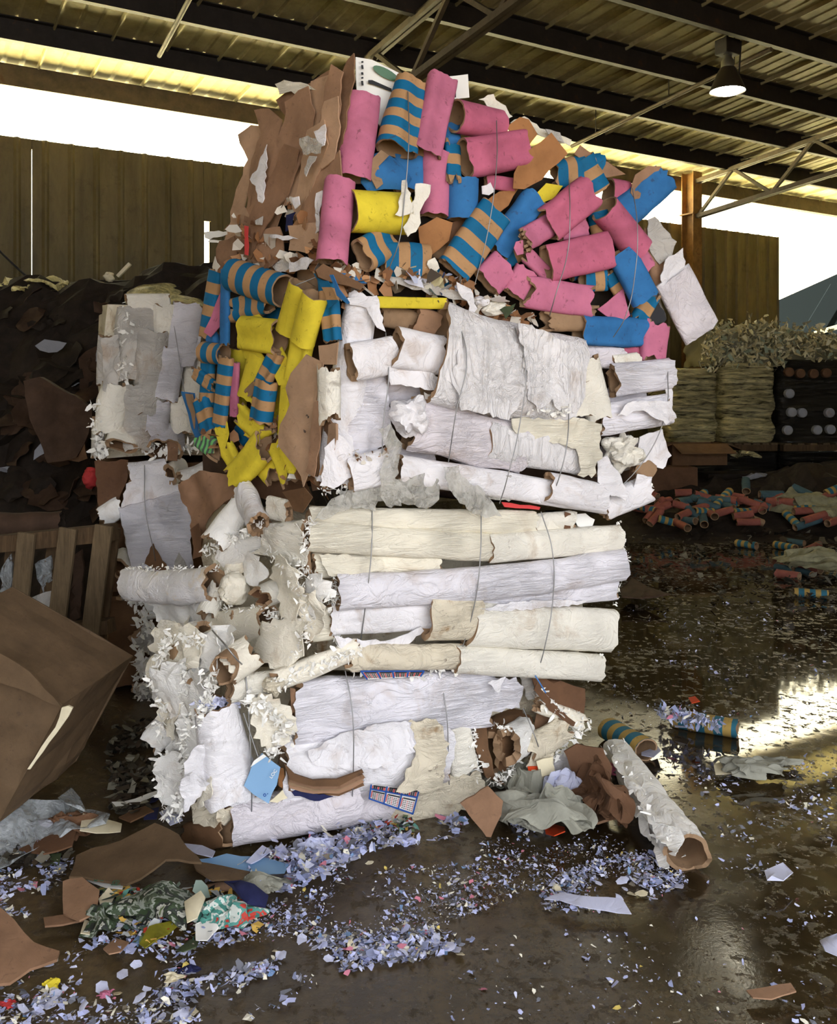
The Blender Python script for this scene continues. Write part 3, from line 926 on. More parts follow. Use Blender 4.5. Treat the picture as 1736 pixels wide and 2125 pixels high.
S(B1, f, 'orangecard', [(868, 470), (905, 452), (940, 462), (932, 500), (895, 530), (872, 512)], .02, amp=.04, fold=.015)
S(B1, f, 'rust', [(905, 470), (960, 455), (985, 470), (940, 510), (925, 505)], -.01, amp=.03)
T(B1, f, 'striped', (1028, 438), (940, 562), 78, 'flat', off=.055, sd=31, dent=.2)
T(B1, f, 'blue', (1110, 408), (1028, 522), 58, 'dent', off=.01, sd=34)
S(B1, f, 'yellow', [(1112, 405), (1135, 378), (1168, 385), (1150, 412), (1126, 420)], .0, amp=.03)
T(B1, f, 'striped', (1150, 362), (1245, 350), 66, 'crush', off=-.04)
T(B1, f, 'striped', (1205, 330), (1240, 398), 60, 'round', off=-.05)
T(B1, f, 'pinkdull', (1135, 468), (1223, 398), 78, 'dent', off=.05, sd=40, rag=.02)
T(B1, f, 'pink', (1088, 496), (1140, 468), 50, 'crush', off=.09, off1=.02, sd=41)
T(B1, f, 'kraft', (1086, 498), (1108, 488), 34, 'crush', off=.10, off1=.05)
S(B1, f, 'pink', [(1070, 500), (1085, 498), (1085, 525), (1072, 530), (1066, 515)], .09, name='torn_card', amp=.02)
T(B1, f, 'pink', (1160, 480), (1215, 470), 40, 'flat', off=.0)
T(B1, f, 'pinkdull', (1133, 548), (1263, 518), 78, 'flat', off=.055, flat=.5)
T(B1, f, 'pink', (1092, 530), (1130, 565), 34, 'crush', off=.02)
T(B1, f, 'pinkdull', (1254, 432), (1326, 520), 66, 'round', off=.07, off1=.03, amp=.025)
T(B1, f, 'striped', (1238, 440), (1250, 490), 46, 'round', off=.0)
T(B1, f, 'blue', (1286, 520), (1338, 622), 66, 'flat', off=.05, amp=.02)
T(B1, f, 'blue', (1376, 372), (1288, 448), 66, 'dent', off=.0, rag=.03, sd=50)
T(B1, f, 'pinkdull', (1262, 398), (1300, 405), 56, 'round', off=-.04)
S(B1, f, 'brown', [(1305, 400), (1318, 362), (1345, 345), (1370, 345), (1360, 362), (1335, 385), (1335, 410), (1318, 412)], .03, amp=.04)
S(B1, f, 'brown', [(1195, 318), (1206, 300), (1245, 322), (1285, 352), (1300, 360), (1262, 366), (1228, 340)], .0, amp=.02)
T(B1, f, 'pink', (1046, 548), (1008, 588), 72, 'flat', off=.03, name='cardboard_tube')
T(B1, f, 'pink', (1092, 560), (1065, 612), 52, 'flat', off=.04)
T(B1, f, 'pink', (1092, 606), (1226, 626), 68, 'flat', off=.05, rag=.03, sd=60)
T(B1, f, 'kraft', (1135, 664), (1225, 660), 52, 'crush', off=.03, rag=.04, label='torn brown end of a crushed tube')
T(B1, f, 'blue', (1202, 686), (1340, 690), 62, 'dent', off=.04, off1=-.04)
T(B1, f, 'striped', (1208, 582), (1255, 580), 50, 'flat', off=.01)
T(B1, f, 'striped', (1262, 570), (1285, 610), 28, 'crush', off=.0)
S(B1, f, 'pink', [(1242, 640), (1295, 598), (1308, 655), (1292, 668), (1260, 655)], .03, name='torn_card', label='torn pink card', amp=.02)
T(B1, f, 'pink', (1362, 672), (1352, 748), 62, 'flat', off=-.02, rag=.03)
T(B1, f, 'striped', (1352, 612), (1322, 670), 40, 'crush', off=-.02)
T(B1, f, 'stripedfine', (1330, 650), (1300, 712), 46, 'dent', off=-.05)
T(B1, f, 'brown', (1345, 480), (1370, 600), 40, 'crush', off=-.08)
T(B1, f, 'pink', (1320, 520), (1345, 560), 40, 'flat', off=-.03)
# white board and liner at the far end
T(B1, f, 'lilac', (1394, 572), (1456, 690), 96, 'flat', off=-.02, flat=.22, inner='white', amp=.03, name='liner_roll', label='flattened white liner with rusty stains', thick=.012)
S(B1, f, 'greywhite', [(1346, 455), (1362, 448), (1404, 500), (1396, 532), (1372, 548), (1352, 520)], -.03, name='torn_paper', amp=.02)
S(B1, f, 'white', [(1370, 572), (1378, 540), (1412, 515), (1422, 562), (1385, 622), (1372, 610)], -.02, name='torn_paper', amp=.02)
S(B1, f, 'greywhite', [(1335, 600), (1365, 590), (1385, 660), (1360, 690), (1335, 650)], -.06, name='torn_paper', amp=.03)
S(B1, f, 'ink', [(1340, 640), (1365, 628), (1380, 665), (1362, 682), (1345, 668)], -.03, name='torn_film', amp=.03, label='dark plastic scrap')
# printed board at the top
pb = S(B1, f, 'whiteprint', [(738, 118), (772, 124), (836, 156), (836, 210), (805, 285), (740, 200)], -.05, name='printed_board', label='white printed board with a green oval and a black bar', amp=.008, jagged=.6, thick=.006)
def deco(par, face, mat, pts, off, name): 
    o = add_sheet(par, face, pts, mat, off, name=name, amp=.003, jagged=0, thick=.002, res=30); return o
ov = [(800 + 26 * math.cos(a) * .95 + 9 * math.sin(a), 152 + 14 * math.sin(a) + 8 * math.cos(a)) for a in [2 * PI * i / 18 for i in range(18)]]
deco(pb, f, 'greengem', ov, -.036, 'green_oval')
deco(pb, f, 'ink', [(764, 166), (772, 166), (812, 184), (812, 190), (776, 176), (764, 173)], -.036, 'black_bar')
mb = MB()
for (vv, hh) in ((127, 3), (135, 8), (150, 5), (160, 3), (168, 9)):
    p, q = f(751, vv, -.037), f(752, vv + hh, -.037); mb.bar(p, q, .008, .003, FN)
mb.build('registration_marks', 'ink', pb)
S(B1, f, 'whiteprint', [(862, 180), (905, 162), (970, 154), (974, 202), (938, 206), (870, 215)], -.10, name='printed_board', label='plain white board sheet', amp=.006, jagged=.6, thick=.006)
deco(B1, f, 'ink', [(935, 176), (946, 186), (946, 202), (936, 200)], -.075, 'torn_film')
# pale paper fringe along the ridge
S(B1, f, 'cream', [(992, 204), (1020, 198), (1045, 222), (1062, 245), (1048, 250), (1020, 226)], -.08, name='torn_paper', amp=.05, fold=.02)
S(B1, f, 'cream2', [(1062, 250), (1090, 240), (1125, 262), (1160, 284), (1186, 292), (1180, 304), (1140, 292), (1100, 262)], -.08, name='torn_paper', amp=.05, fold=.02)
S(B1, f, 'greywhite', [(1130, 268), (1160, 276), (1168, 296), (1145, 292)], -.06, name='torn_paper', amp=.02)
# white paper hanging in the middle
S(B1, f, 'cream', [(838, 370), (846, 372), (858, 440), (840, 448), (822, 446), (832, 410)], .12, name='torn_paper', amp=.03, fold=.015)
S(B1, f, 'cream', [(864, 378), (892, 384), (890, 400), (872, 440), (868, 475), (845, 492), (836, 470), (850, 450)], .10, name='torn_paper', amp=.04, fold=.02)
S(B1, f, 'white', [(1000, 385), (1018, 378), (1026, 395), (1015, 406), (1002, 402)], .05, name='torn_paper', amp=.02)
S(B1, f, 'cream', [(886, 540), (902, 534), (910, 556), (902, 566), (888, 558)], .06, name='torn_paper', amp=.02)
add_wad(B1, f, 1028, 640, 20, 'cream', .07, sx=1.5, sz=.8)
add_wad(B1, f, 1000, 625, 14, 'white', .07, sx=1.3, sz=.8)
S(B1, f, 'greenwad', [(1035, 640), (1068, 630), (1060, 645), (1048, 662)], .10, name='torn_paper', amp=.02)
S(B1, f, 'white', [(945, 585), (975, 600), (985, 640), (972, 660), (965, 625), (950, 610)], .09, name='torn_paper', amp=.04, fold=.02)
# dirty shredded seam under the tubes
for p in ([(690, 560), (740, 590)], [(740, 590), (840, 560)], [(840, 565), (940, 600)], [(930, 590), (1010, 640)], [(1000, 640), (1110, 672)]):
    add_fringe(B1, f, p, R.choice(['litterbrown', 'litterbrown', 'litter']), .05, 46, .03, name='shredded_card')
S(B1, f, 'kraftdark', [(652, 560), (668, 548), (720, 575), (755, 590), (748, 600), (700, 590), (660, 575)], .10, amp=.02, thick=.02)
S(B1, f, 'blue', [(690, 565), (745, 570), (760, 590), (712, 585)], .06, name='torn_card', amp=.02)
S(B1, f, 'greywhite', [(800, 560), (830, 565), (905, 592), (985, 622), (975, 632), (900, 612), (820, 588)], .05, name='torn_paper', amp=.04, fold=.02)
# the brown cardboard end
g = L1
for pts, m, of in [
    ([(735, 110), (716, 125), (700, 150), (672, 330), (655, 520), (690, 460), (712, 330), (724, 200)], 'brown3', .03),
    ([(690, 136), (712, 150), (700, 300), (668, 470), (640, 480), (650, 300), (680, 180)], 'brown', .05),
    ([(640, 168), (690, 150), (690, 200), (660, 330), (625, 420), (590, 430), (610, 260)], 'brown2', .035),
    ([(596, 214), (640, 180), (650, 230), (610, 380), (560, 500), (530, 470), (565, 330), (590, 250)], 'brown', .05),
    ([(527, 228), (560, 225), (590, 250), (580, 330), (535, 470), (505, 460), (520, 330), (545, 280)], 'brown', .03),
    ([(493, 280), (520, 258), (548, 262), (540, 320), (510, 420), (470, 500), (478, 440), (512, 332)], 'brown2', .02),
    ([(590, 300), (622, 310), (600, 400), (560, 470), (520, 540), (490, 520), (540, 420)], 'brown3', .06),
    ([(640, 270), (680, 250), (684, 300), (640, 400), (615, 450), (600, 430)], 'brown2', .07),
    ([(675, 210), (705, 200), (700, 260), (688, 330), (660, 350), (655, 300)], 'brown2', .08),
    ([(648, 360), (700, 310), (700, 370), (660, 460), (620, 500), (610, 450)], 'brown', .08),
    ([(476, 440), (500, 430), (530, 470), (520, 545), (470, 560), (450, 530)], 'brown2', .04),
    ([(530, 480), (580, 470), (590, 540), (545, 560), (520, 540)], 'brown', .06),
    ([(600, 470), (655, 462), (662, 500), (640, 525), (602, 520)], 'brown2', .09),
    ([(455, 500), (490, 490), (500, 560), (470, 575), (445, 550)], 'brown3', .05),
    ([(580, 210), (600, 195), (640, 172), (660, 150), (690, 138), (700, 160), (640, 230), (600, 250)], 'brown3', .01)]:
    S(B1, g, m, pts, of, amp=.03, freq=4, fold=.004, jagged=2.5, step=16, thick=.006)
T(B1, g, 'brown3', (560, 300), (540, 440), 60, 'crush', off=.0, label='rolled brown card')
T(B1, g, 'brown', (690, 210), (655, 400), 46, 'crush', off=-.02, label='rolled brown card')
for pts, m, of in [([(553, 300), (556, 330), (545, 420), (535, 430), (530, 385), (515, 372), (530, 352)], 'white', .085),
                   ([(655, 275), (676, 258), (672, 300), (660, 306)], 'white', .10),
                   ([(608, 412), (622, 408), (624, 424), (616, 434)], 'white', .11),
                   ([(645, 325), (660, 325), (640, 368), (634, 360)], 'greywhite', .11),
                   ([(526, 455), (540, 448), (540, 465), (528, 466)], 'greywhite', .10),
                   ([(560, 490), (600, 488), (620, 495), (590, 500)], 'white', .10),
                   ([(560, 550), (590, 530), (612, 525), (600, 560), (572, 568)], 'greywhite', .10),
                   ([(600, 545), (640, 535), (655, 540), (640, 560), (605, 565)], 'white', .11),
                   ([(425, 482), (470, 480), (470, 488), (440, 492), (430, 500), (466, 508), (462, 498), (426, 494)], 'whiteprint', .03),
                   ([(655, 400), (668, 395), (664, 480), (655, 485)], 'white', .09)]:
    S(B1, g, m, pts, of, name='torn_paper', amp=.02, fold=.006)
S(B1, g, 'film', [(625, 290), (640, 280), (670, 300), (668, 318), (632, 322)], .12, name='plastic_film', amp=.03, thick=.001, label='clear plastic scrap')
S(B1, g, 'cream2', [(573, 175), (590, 165), (625, 172), (640, 180), (605, 192), (598, 186), (578, 196)], .06, name='torn_paper', amp=.04, fold=.03)
S(B1, g, 'navy', [(592, 445), (612, 440), (600, 475), (592, 480)], .09, name='torn_paper', amp=.01)
S(B1, g, 'redink', [(508, 470), (516, 470), (514, 530), (506, 528)], .10, name='printed_strip', label='strip of red and white printed paper', amp=.01, thick=.002)
for p in ([(455, 560), (560, 560)], [(540, 540), (660, 540)], [(600, 430), (670, 520)], [(480, 470), (560, 500)]):
    add_fringe(B1, g, p, 'litterbrown', .045, 40, .06, name='shredded_card')
# baling wires
def wire(par, face, pts, off=.09, **kw):
    return add_wire(par, [face(u, v, off + (0 if 0 < i < len(pts) - 1 else -.06)) for i, (u, v) in enumerate(pts)], **kw)
wire(B1, f, [(846, 190), (848, 290), (838, 420), (828, 500), (806, 560)], .12)
wire(B1, f, [(1030, 250), (1030, 340), (1012, 480), (985, 590)], .12)
wire(B1, f, [(1180, 370), (1182, 440), (1178, 520), (1150, 620), (1140, 655)], .13)
wire(B1, f, [(1312, 390), (1322, 470), (1318, 560), (1296, 660), (1272, 700)], .13)

T(B1, f, 'pinkdull', (1008, 376), (1066, 384), 30, 'flat', off=-.01)
S(B1, f, 'orangecard', [(1008, 420), (1040, 394), (1078, 390), (1056, 425), (1034, 444)], .0, amp=.03, fold=.012)
T(B1, f, 'stripedfine', (1000, 560), (1080, 520), 44, 'crush', off=-.05)
T(B1, f, 'blue', (1180, 560), (1240, 540), 50, 'flat', off=-.05)
T(B1, f, 'kraft', (880, 500), (960, 540), 50, 'crush', off=-.05)
T(B1, f, 'striped', (880, 560), (930, 600), 46, 'crush', off=-.03)
# ------------------------------------------------------------------ second bale
b2p = Ff(900, 1010, -.5)
B2 = thing('roll_bale', b2p, 'second bale from the top, white rolls in front and yellow tubes on its side', 'bale', 'wired bales in the tall stack')
body(B2, 2, 1020, 650, 1370, 1055, 770, 400, 'darkcard2', .10, 2)
f = Ff
def Rl(par, face, mat, p0, p1, w, off=.03, off1=None, kind='roll', **kw):
    base = dict(roll=dict(flat=.75, amp=.055, freq=6, rag=.012, thick=.012, pleat=.02, sq=2.3),
                flat=dict(flat=.5, amp=.06, freq=6, rag=.011, thick=.012, pleat=.02, sq=2.7),
                rough=dict(flat=.8, amp=.09, freq=9, crease=.08, cfreq=12, rag=.022, thick=.014, pleat=.05, sq=2.1, seg=44),
                pleat=dict(flat=.6, amp=.07, freq=6, crease=.06, rag=.016, thick=.012, pleat=.06, sq=2.4, seg=44))[kind]
    k = dict(base); k.update(kw); k.setdefault('inner', 'kraft'); k.setdefault('name', 'paper_roll'); k.setdefault('rim', mat)
    return add_tube(par, face, p0, p1, w, mat, off, off1, **k)
# front rolls
Rl(B2, f, 'white', (752, 616), (690, 1004), 74, .03, kind='pleat', taper=.15, sd=101)
S(B2, f, 'white', [(722, 618), (785, 612), (792, 660), (796, 690), (780, 680), (760, 640), (728, 632)], .09, name='torn_paper', amp=.03, fold=.02)
S(B2, f, 'white2', [(720, 790), (800, 775), (810, 860), (800, 920), (740, 960), (715, 900)], .05, name='torn_paper', amp=.03, fold=.025, res=9)
S(B2, f, 'white', [(672, 930), (700, 900), (730, 930), (725, 990), (690, 1012), (664, 1008)], .09, name='torn_paper', amp=.03, fold=.02)
Rl(B2, f, 'white', (728, 752), (816, 735), 82, .11, .07, kind='flat', sd=102, o=True)
Rl(B2, f, 'white', (820, 722), (916, 738), 86, .10, .06, kind='flat', sd=103, rag=.02)
S(B2, f, 'white', [(800, 770), (840, 760), (900, 775), (930, 800), (890, 812), (850, 800), (810, 798)], .09, name='torn_paper', amp=.03, fold=.02)
Rl(B2, f, 'whitepleat', (902, 735), (1190, 800), 200, .08, .04, kind='flat', flat=.45, sd=104, rag=.02, seg=48, crease=.07, cfreq=6)
S(B2, f, 'whitepleat', [(1070, 672), (1110, 680), (1160, 700), (1186, 720), (1188, 780), (1180, 830), (1158, 855), (1148, 830), (1120, 850), (1100, 830), (1090, 790), (1082, 720)], .16, name='torn_paper', amp=.04, fold=.03, res=9, jagged=5)
S(B2, f, 'whitepleat', [(960, 700), (1060, 690), (1092, 760), (1100, 800), (1085, 830), (1060, 870), (960, 850), (930, 790)], .155, name='torn_paper', amp=.025, fold=.02, res=9, jagged=5)
S(B2, f, 'greywhite', [(880, 815), (1120, 850), (1122, 872), (1050, 866), (960, 848), (885, 828)], .10, name='torn_paper', amp=.015, fold=.006)
Rl(B2, f, 'kraft', (790, 655), (885, 672), 46, .0, inner='kraftdark', kind='flat', name='cardboard_tube', label='bare brown cardboard tube')
Rl(B2, f, 'brown', (860, 660), (905, 680), 60, .03, inner='kraftdark', kind='flat', name='cardboard_tube', label='bare brown cardboard tube')
T(B2, f, 'yellow', (782, 627), (925, 630), 24, 'flat', off=.06)
Rl(B2, f, 'lilac', (850, 880), (1085, 930), 108, .05, kind='pleat', sd=105)
Rl(B2, f, 'whitepleat', (1010, 915), (1200, 945), 84, .07, kind='pleat', sd=106)
add_wad(B2, f, 850, 866, 44, 'white', .10, sd=107, amp=.45, freq=2.6, name='roll_end', label='crumpled white roll end')
S(B2, f, 'cream2', [(1060, 872), (1090, 866), (1150, 872), (1200, 868), (1245, 880), (1240, 960), (1226, 990), (1196, 985), (1190, 930), (1120, 912), (1070, 900)], .12, name='torn_paper', amp=.03, fold=.03, res=9, jagged=4, label='cream paper sheet')
Rl(B2, f, 'cream', (1190, 790), (1200, 862), 86, .06, kind='pleat', sd=108)
Rl(B2, f, 'cream', (1212, 750), (1245, 870), 62, .07, kind='pleat', sd=109)
Rl(B2, f, 'white', (826, 972), (1255, 1040), 56, .09, .07, kind='roll', sd=110)
Rl(B2, f, 'white', (1135, 1010), (1252, 1035), 62, .11, kind='roll', sd=111)
Rl(B2, f, 'white', (725, 985), (805, 968), 78, .10, kind='flat', sd=112)
add_fringe(B2, f, [(730, 948), (800, 940)], 'litterbrown', .02, 20, .13)
Rl(B2, f, 'white2', (1270, 790), (1390, 775), 66, .03, kind='pleat', sd=113)
Rl(B2, f, 'cream', (1270, 752), (1325, 745), 30, .0, kind='flat', sd=114)
Rl(B2, f, 'white2', (1238, 872), (1384, 848), 66, .06, kind='pleat', sd=115, rag=.02)
S(B2, f, 'white', [(1275, 862), (1300, 835), (1340, 830), (1385, 832), (1396, 868), (1370, 880), (1345, 862), (1320, 850), (1295, 862)], .12, name='torn_paper', amp=.03, fold=.02)
add_wad(B2, f, 1290, 938, 42, 'cream', .08, sd=116, amp=.5, freq=2.5, sub=5)
S(B2, f, 'white', [(1322, 905), (1370, 890), (1398, 945), (1378, 975), (1350, 958), (1322, 965)], .06, name='torn_paper', amp=.04, fold=.015)
S(B2, f, 'white', [(1238, 955), (1262, 945), (1285, 985), (1303, 1038), (1262, 1028), (1240, 1000)], .13, name='torn_paper', amp=.03, fold=.03, res=9)
Rl(B2, f, 'white', (1250, 1050), (1340, 1015), 58, .04, kind='rough', sd=117)
Rl(B2, f, 'kraft', (1350, 985), (1320, 960), 44, .04, kind='flat', name='cardboard_tube', inner='kraftdark')
S(B2, f, 'white', [(1320, 985), (1352, 990), (1356, 1018), (1330, 1040), (1315, 1010)], .08, name='torn_paper', amp=.04, fold=.02)
Rl(B2, f, 'lilac', (1192, 736), (1292, 745), 46, -.02, kind='flat', sd=118)
T(B2, f, 'pinkdull', (1290, 720), (1335, 745), 40, 'flat', off=-.05)
S(B2, f, 'white2', [(1140, 790), (1190, 780), (1215, 800), (1190, 850), (1170, 860), (1150, 840)], .06, name='torn_paper', amp=.04, fold=.02)
S(B2, f, 'white', [(1378, 752), (1392, 750), (1392, 850), (1396, 872), (1382, 868)], .04, name='torn_paper', amp=.02, fold=.01)
add_fringe(B2, f, [(1180, 830), (1160, 858), (1110, 850)], 'white', .03, 24, .14)
add_fringe(B2, f, [(1300, 1045), (1345, 1000)], 'white', .03, 30, .05)
add_fringe(B2, f, [(670, 1010), (800, 1010)], 'white', .03, 30, .05)
# grey plastic film along the seam
def film(pts, off, amp=.05, fold=.04, mat='film', par=B2, face=f, lab='torn grey plastic film'):
    return S(par, face, mat, pts, off, name='plastic_film', amp=amp, fold=fold, thick=.0012, res=9, jagged=4, label=lab)
film([(650, 1080), (700, 1030), (760, 1010), (800, 980), (830, 1000), (860, 1030), (800, 1040), (740, 1050), (680, 1075)], .14)
film([(815, 995), (880, 985), (915, 1000), (910, 1035), (890, 1055), (850, 1050), (830, 1040)], .13)
film([(915, 970), (945, 965), (965, 995), (1010, 1020), (1040, 1070), (1010, 1075), (970, 1060), (930, 1020)], .16)
film([(785, 890), (805, 880), (830, 920), (822, 960), (815, 1010), (825, 1045), (805, 1055), (790, 1030), (785, 980), (800, 940)], .15, .04, .05)
film([(1000, 1000), (1060, 985), (1075, 1040), (1020, 1035)], .10)
film([(700, 1020), (790, 1015), (780, 1060), (720, 1050)], .10)
S(B2, f, 'redink', [(1040, 1040), (1120, 1052), (1118, 1058), (1046, 1052)], .06, name='printed_strip', label='strip of red and white printed paper', amp=.01)
# side: yellow, striped and brown
g = L2
T(B2, g, 'striped', (482, 570), (588, 604), 70, 'round', off=.07, amp=.03)
T(B2, g, 'striped', (448, 562), (427, 700), 40, 'flat', off=.03)
T(B2, g, 'blue', (468, 560), (466, 714), 28, 'flat', off=.07)
S(B2, g, 'pink', [(456, 604), (456, 678), (440, 700), (426, 690), (438, 660)], .06, name='torn_card', label='torn pink card', amp=.02)
T(B2, g, 'stripedfine', (482, 644), (556, 622), 54, 'crush', off=.05)
T(B2, g, 'yellow', (505, 690), (578, 700), 74, 'dent', off=.08, sd=202)
T(B2, g, 'yellow', (536, 735), (512, 826), 54, 'flat', off=.05)
S(B2, g, 'yellow', [(478, 672), (500, 660), (530, 650), (560, 680), (530, 720), (540, 745), (500, 745), (482, 705)], .085, name='torn_card', label='torn yellow card', amp=.03, curl=-.02)
T(B2, g, 'yellow', (628, 590), (600, 690), 64, 'round', off=.07, off1=.05)
T(B2, g, 'yellow', (654, 612), (626, 712), 58, 'round', off=.10, off1=.08)
T(B2, g, 'yellow', (628, 705), (612, 790), 58, 'dent', off=.05)
T(B2, g, 'yellow', (596, 760), (586, 905), 28, 'flat', off=.06)
T(B2, g, 'striped', (678, 575), (690, 708), 46, 'dent', off=.05)
S(B2, g, 'striped', [(646, 565), (662, 560), (690, 600), (702, 625), (680, 640), (672, 610)], .10, name='torn_card', label='torn striped card', amp=.03)
S(B2, g, 'blue', [(680, 572), (686, 570), (700, 600), (722, 628), (716, 632), (696, 612)], .12, name='torn_card', amp=.01)
T(B2, g, 'stripedfine', (574, 732), (540, 806), 42, 'dent', off=.08)
T(B2, g, 'stripedfine', (552, 790), (540, 875), 58, 'dent', off=.09)
T(B2, g, 'kraft', (520, 815), (545, 790), 30, 'crush', off=.07)
T(B2, g, 'stripedfine', (422, 730), (464, 736), 44, 'round', off=.06)
T(B2, g, 'stripedfine', (470, 742), (455, 884), 42, 'flat', off=.07)
T(B2, g, 'stripedfine', (432, 740), (428, 880), 40, 'crush', off=.03)
T(B2, g, 'stripedfine', (408, 775), (440, 800), 30, 'crush', off=.05)
T(B2, g, 'striped', (418, 830), (436, 905), 48, 'crush', off=.05)
S(B2, g, 'blue', [(376, 814), (402, 816), (410, 870), (414, 920), (402, 912), (388, 860)], .04, name='torn_card', amp=.02)
S(B2, g, 'kraft', [(386, 818), (400, 818), (402, 870), (400, 890), (392, 858)], .05, name='torn_card', amp=.02)
T(B2, g, 'pink', (489, 752), (485, 864), 24, 'flat', off=.05)
T(B2, g, 'stripedgreen', (414, 908), (448, 934), 44, 'crush', off=.05, name='crumpled_wrap', label='green and grey striped wrap')
S(B2, g, 'yellow', [(458, 856), (470, 900), (460, 950), (442, 890)], .08, name='torn_card', amp=.02)
T(B2, g, 'yellow', (500, 860), (545, 905), 46, 'crush', off=.07)
T(B2, g, 'yellow', (545, 925), (490, 990), 66, 'crush', off=.09, rag=.04, sd=240)
T(B2, g, 'yellow', (560, 880), (520, 905), 42, 'crush', off=.06)
T(B2, g, 'yellow', (575, 920), (604, 995), 56, 'crush', off=.05)
T(B2, g, 'yellow', (470, 930), (500, 985), 40, 'crush', off=.06)
T(B2, g, 'yellow', (545, 960), (570, 985), 60, 'crush', off=.03)
S(B2, g, 'yellow', [(560, 745), (580, 720), (612, 760), (606, 800), (585, 800)], .06, name='torn_card', label='torn yellow card', amp=.03)
bc = S(B2, g, 'brown2', [(636, 738), (666, 752), (655, 830), (658, 840), (640, 960), (630, 1010), (605, 950), (580, 925), (583, 880), (600, 840), (595, 806), (606, 775)], .11, amp=.02, fold=.006, jagged=4, thick=.006)
for ch, u, v in (('2', 638, 864), ('6', 632, 895)):
    text3(bc, ch, g(u, v, .132), g(u + 6, v - 10, .132) - g(u, v, .132), g(u - 10, v - 6, .132) - g(u, v, .132), .022, 'ink')
S(B2, g, 'brown2', [(661, 716), (704, 710), (698, 755), (668, 756)], .10, amp=.015)
S(B2, g, 'brown', [(655, 835), (668, 830), (660, 930), (652, 990), (636, 980), (645, 900)], .13, amp=.02)
for i, (x0, x1) in enumerate(((655, 672), (664, 684), (672, 692), (648, 664))):
    S(B2, g, ('brown', 'brown3', 'brown2', 'kraftdark')[i], [(x1 - 4, 865 + 6 * i), (x1 + 3, 880), (x1 - 4, 930), (x0 + 4, 990), (x0 - 6, 985), (x0, 930), (x0 + 4, 880)], .05 + .02 * i, amp=.03, thick=.012)
Rl(B2, g, 'cream', (682, 768), (684, 868), 50, .10, kind='rough', sd=260)
T(B2, g, 'pink', (600, 625), (608, 645), 14, 'flat', off=.03)
T(B2, g, 'blue', (440, 690), (445, 740), 36, 'crush', off=.03)
for p in ([(440, 900), (520, 960)], [(560, 870), (600, 960)], [(600, 980), (690, 1000)]):
    add_fringe(B2, g, p, 'litterbrown', .04, 26, .04, name='shredded_card')
wire(B2, g, [(655, 575), (600, 600), (588, 625)], .09)
wire(B2, f, [(800, 690), (806, 780), (795, 880), (790, 960), (778, 1005)], .12)
wire(B2, f, [(944, 650), (968, 740), (945, 860), (930, 960)], .19)
wire(B2, f, [(1068, 680), (1090, 760), (1078, 880), (1050, 1000), (1036, 1045)], .19)
wire(B2, f, [(1180, 840), (1176, 920), (1160, 990), (1140, 1040)], .17)
wire(B2, f, [(1385, 770), (1382, 850), (1340, 950), (1245, 1050)], .13)

for m, a, b, w in (('yellow', (492, 725), (486, 860), 64), ('striped', (566, 640), (566, 720), 56), ('yellow', (578, 800), (572, 900), 64), ('striped', (500, 905), (545, 855), 50), ('kraft', (540, 900), (600, 930), 54), ('yellow', (600, 700), (590, 770), 60), ('blue', (440, 880), (450, 940), 50), ('kraft', (640, 560), (640, 640), 60)):
    T(B2, g, m, a, b, w, 'flat', off=-.05)
for m, pts in (('rust', [(520, 985), (640, 985), (650, 1030), (560, 1040), (515, 1020)]), ('brown3', [(640, 960), (690, 940), (690, 1010), (640, 1020)])):
    S(B2, g, m, pts, -.02, amp=.05)
for a, b, w in (((790, 800), (900, 830), 70), ((1130, 870), (1240, 880), 70), ((1240, 840), (1330, 820), 60), ((800, 945), (900, 955), 50), ((1230, 960), (1330, 940), 60)):
    Rl(B2, f, 'lilac', a, b, w, -.05, kind='flat')
# ------------------------------------------------------------------ third bale
b3p = Ff(900, 1400, -.5)
B3 = thing('roll_bale', b3p, 'third bale from the top, made of long cream and white paper rolls lying lengthwise', 'bale', 'wired bales in the tall stack')
body(B3, 3, 1410, 1080, 1270, 1400, 1095, 400, 'dirty', .10, 3)
f = Ff
Rl(B3, f, 'cream2', (640, 1078), (1106, 1084), 52, .05, sd=301)
Rl(B3, f, 'cream2', (632, 1112), (1022, 1136), 62, .08, .06, sd=302)
Rl(B3, f, 'cream', (1012, 1138), (1284, 1116), 60, .07, .05, sd=303)
Rl(B3, f, 'cream2', (650, 1172), (910, 1166), 48, .05, kind='pleat', sd=304)
Rl(B3, f, 'white2', (698, 1228), (1292, 1172), 70, .09, sd=305, bend=.02)
Rl(B3, f, 'white', (684, 1286), (900, 1272), 66, .06, kind='flat', sd=306)
Rl(B3, f, 'cream2', (640, 1300), (690, 1292), 66, .04, kind='flat', sd=307)
Rl(B3, f, 'white2', (990, 1250), (1278, 1222), 46, .07, kind='flat', sd=308)
Rl(B3, f, 'dirty', (885, 1282), (990, 1282), 96, .11, .09, kind='flat', sd=309, flat=.5)
Rl(B3, f, 'cream', (972, 1296), (1268, 1308), 92, .09, .06, sd=310, flat=.6)
Rl(B3, f, 'cream', (945, 1368), (1244, 1386), 58, .10, .08, sd=311)
Rl(B3, f, 'dirty', (728, 1366), (955, 1362), 54, .09, kind='rough', sd=312)
Rl(B3, f, 'fuzzcream', (575, 1412), (740, 1348), 44, .10, kind='rough', sd=313)
Rl(B3, f, 'cream', (1105, 1086), (1186, 1078), 40, .04, kind='rough', sd=314)
S(B3, f, 'white', [(690, 1318), (740, 1325), (800, 1330), (870, 1300), (880, 1310), (840, 1340), (760, 1352), (700, 1340)], .09, name='torn_paper', amp=.03, fold=.025, res=9)
S(B3, f, 'cream2', [(680, 1195), (760, 1190), (830, 1175), (800, 1165), (720, 1150), (660, 1150)], .09, name='torn_paper', amp=.02, fold=.03, res=9)
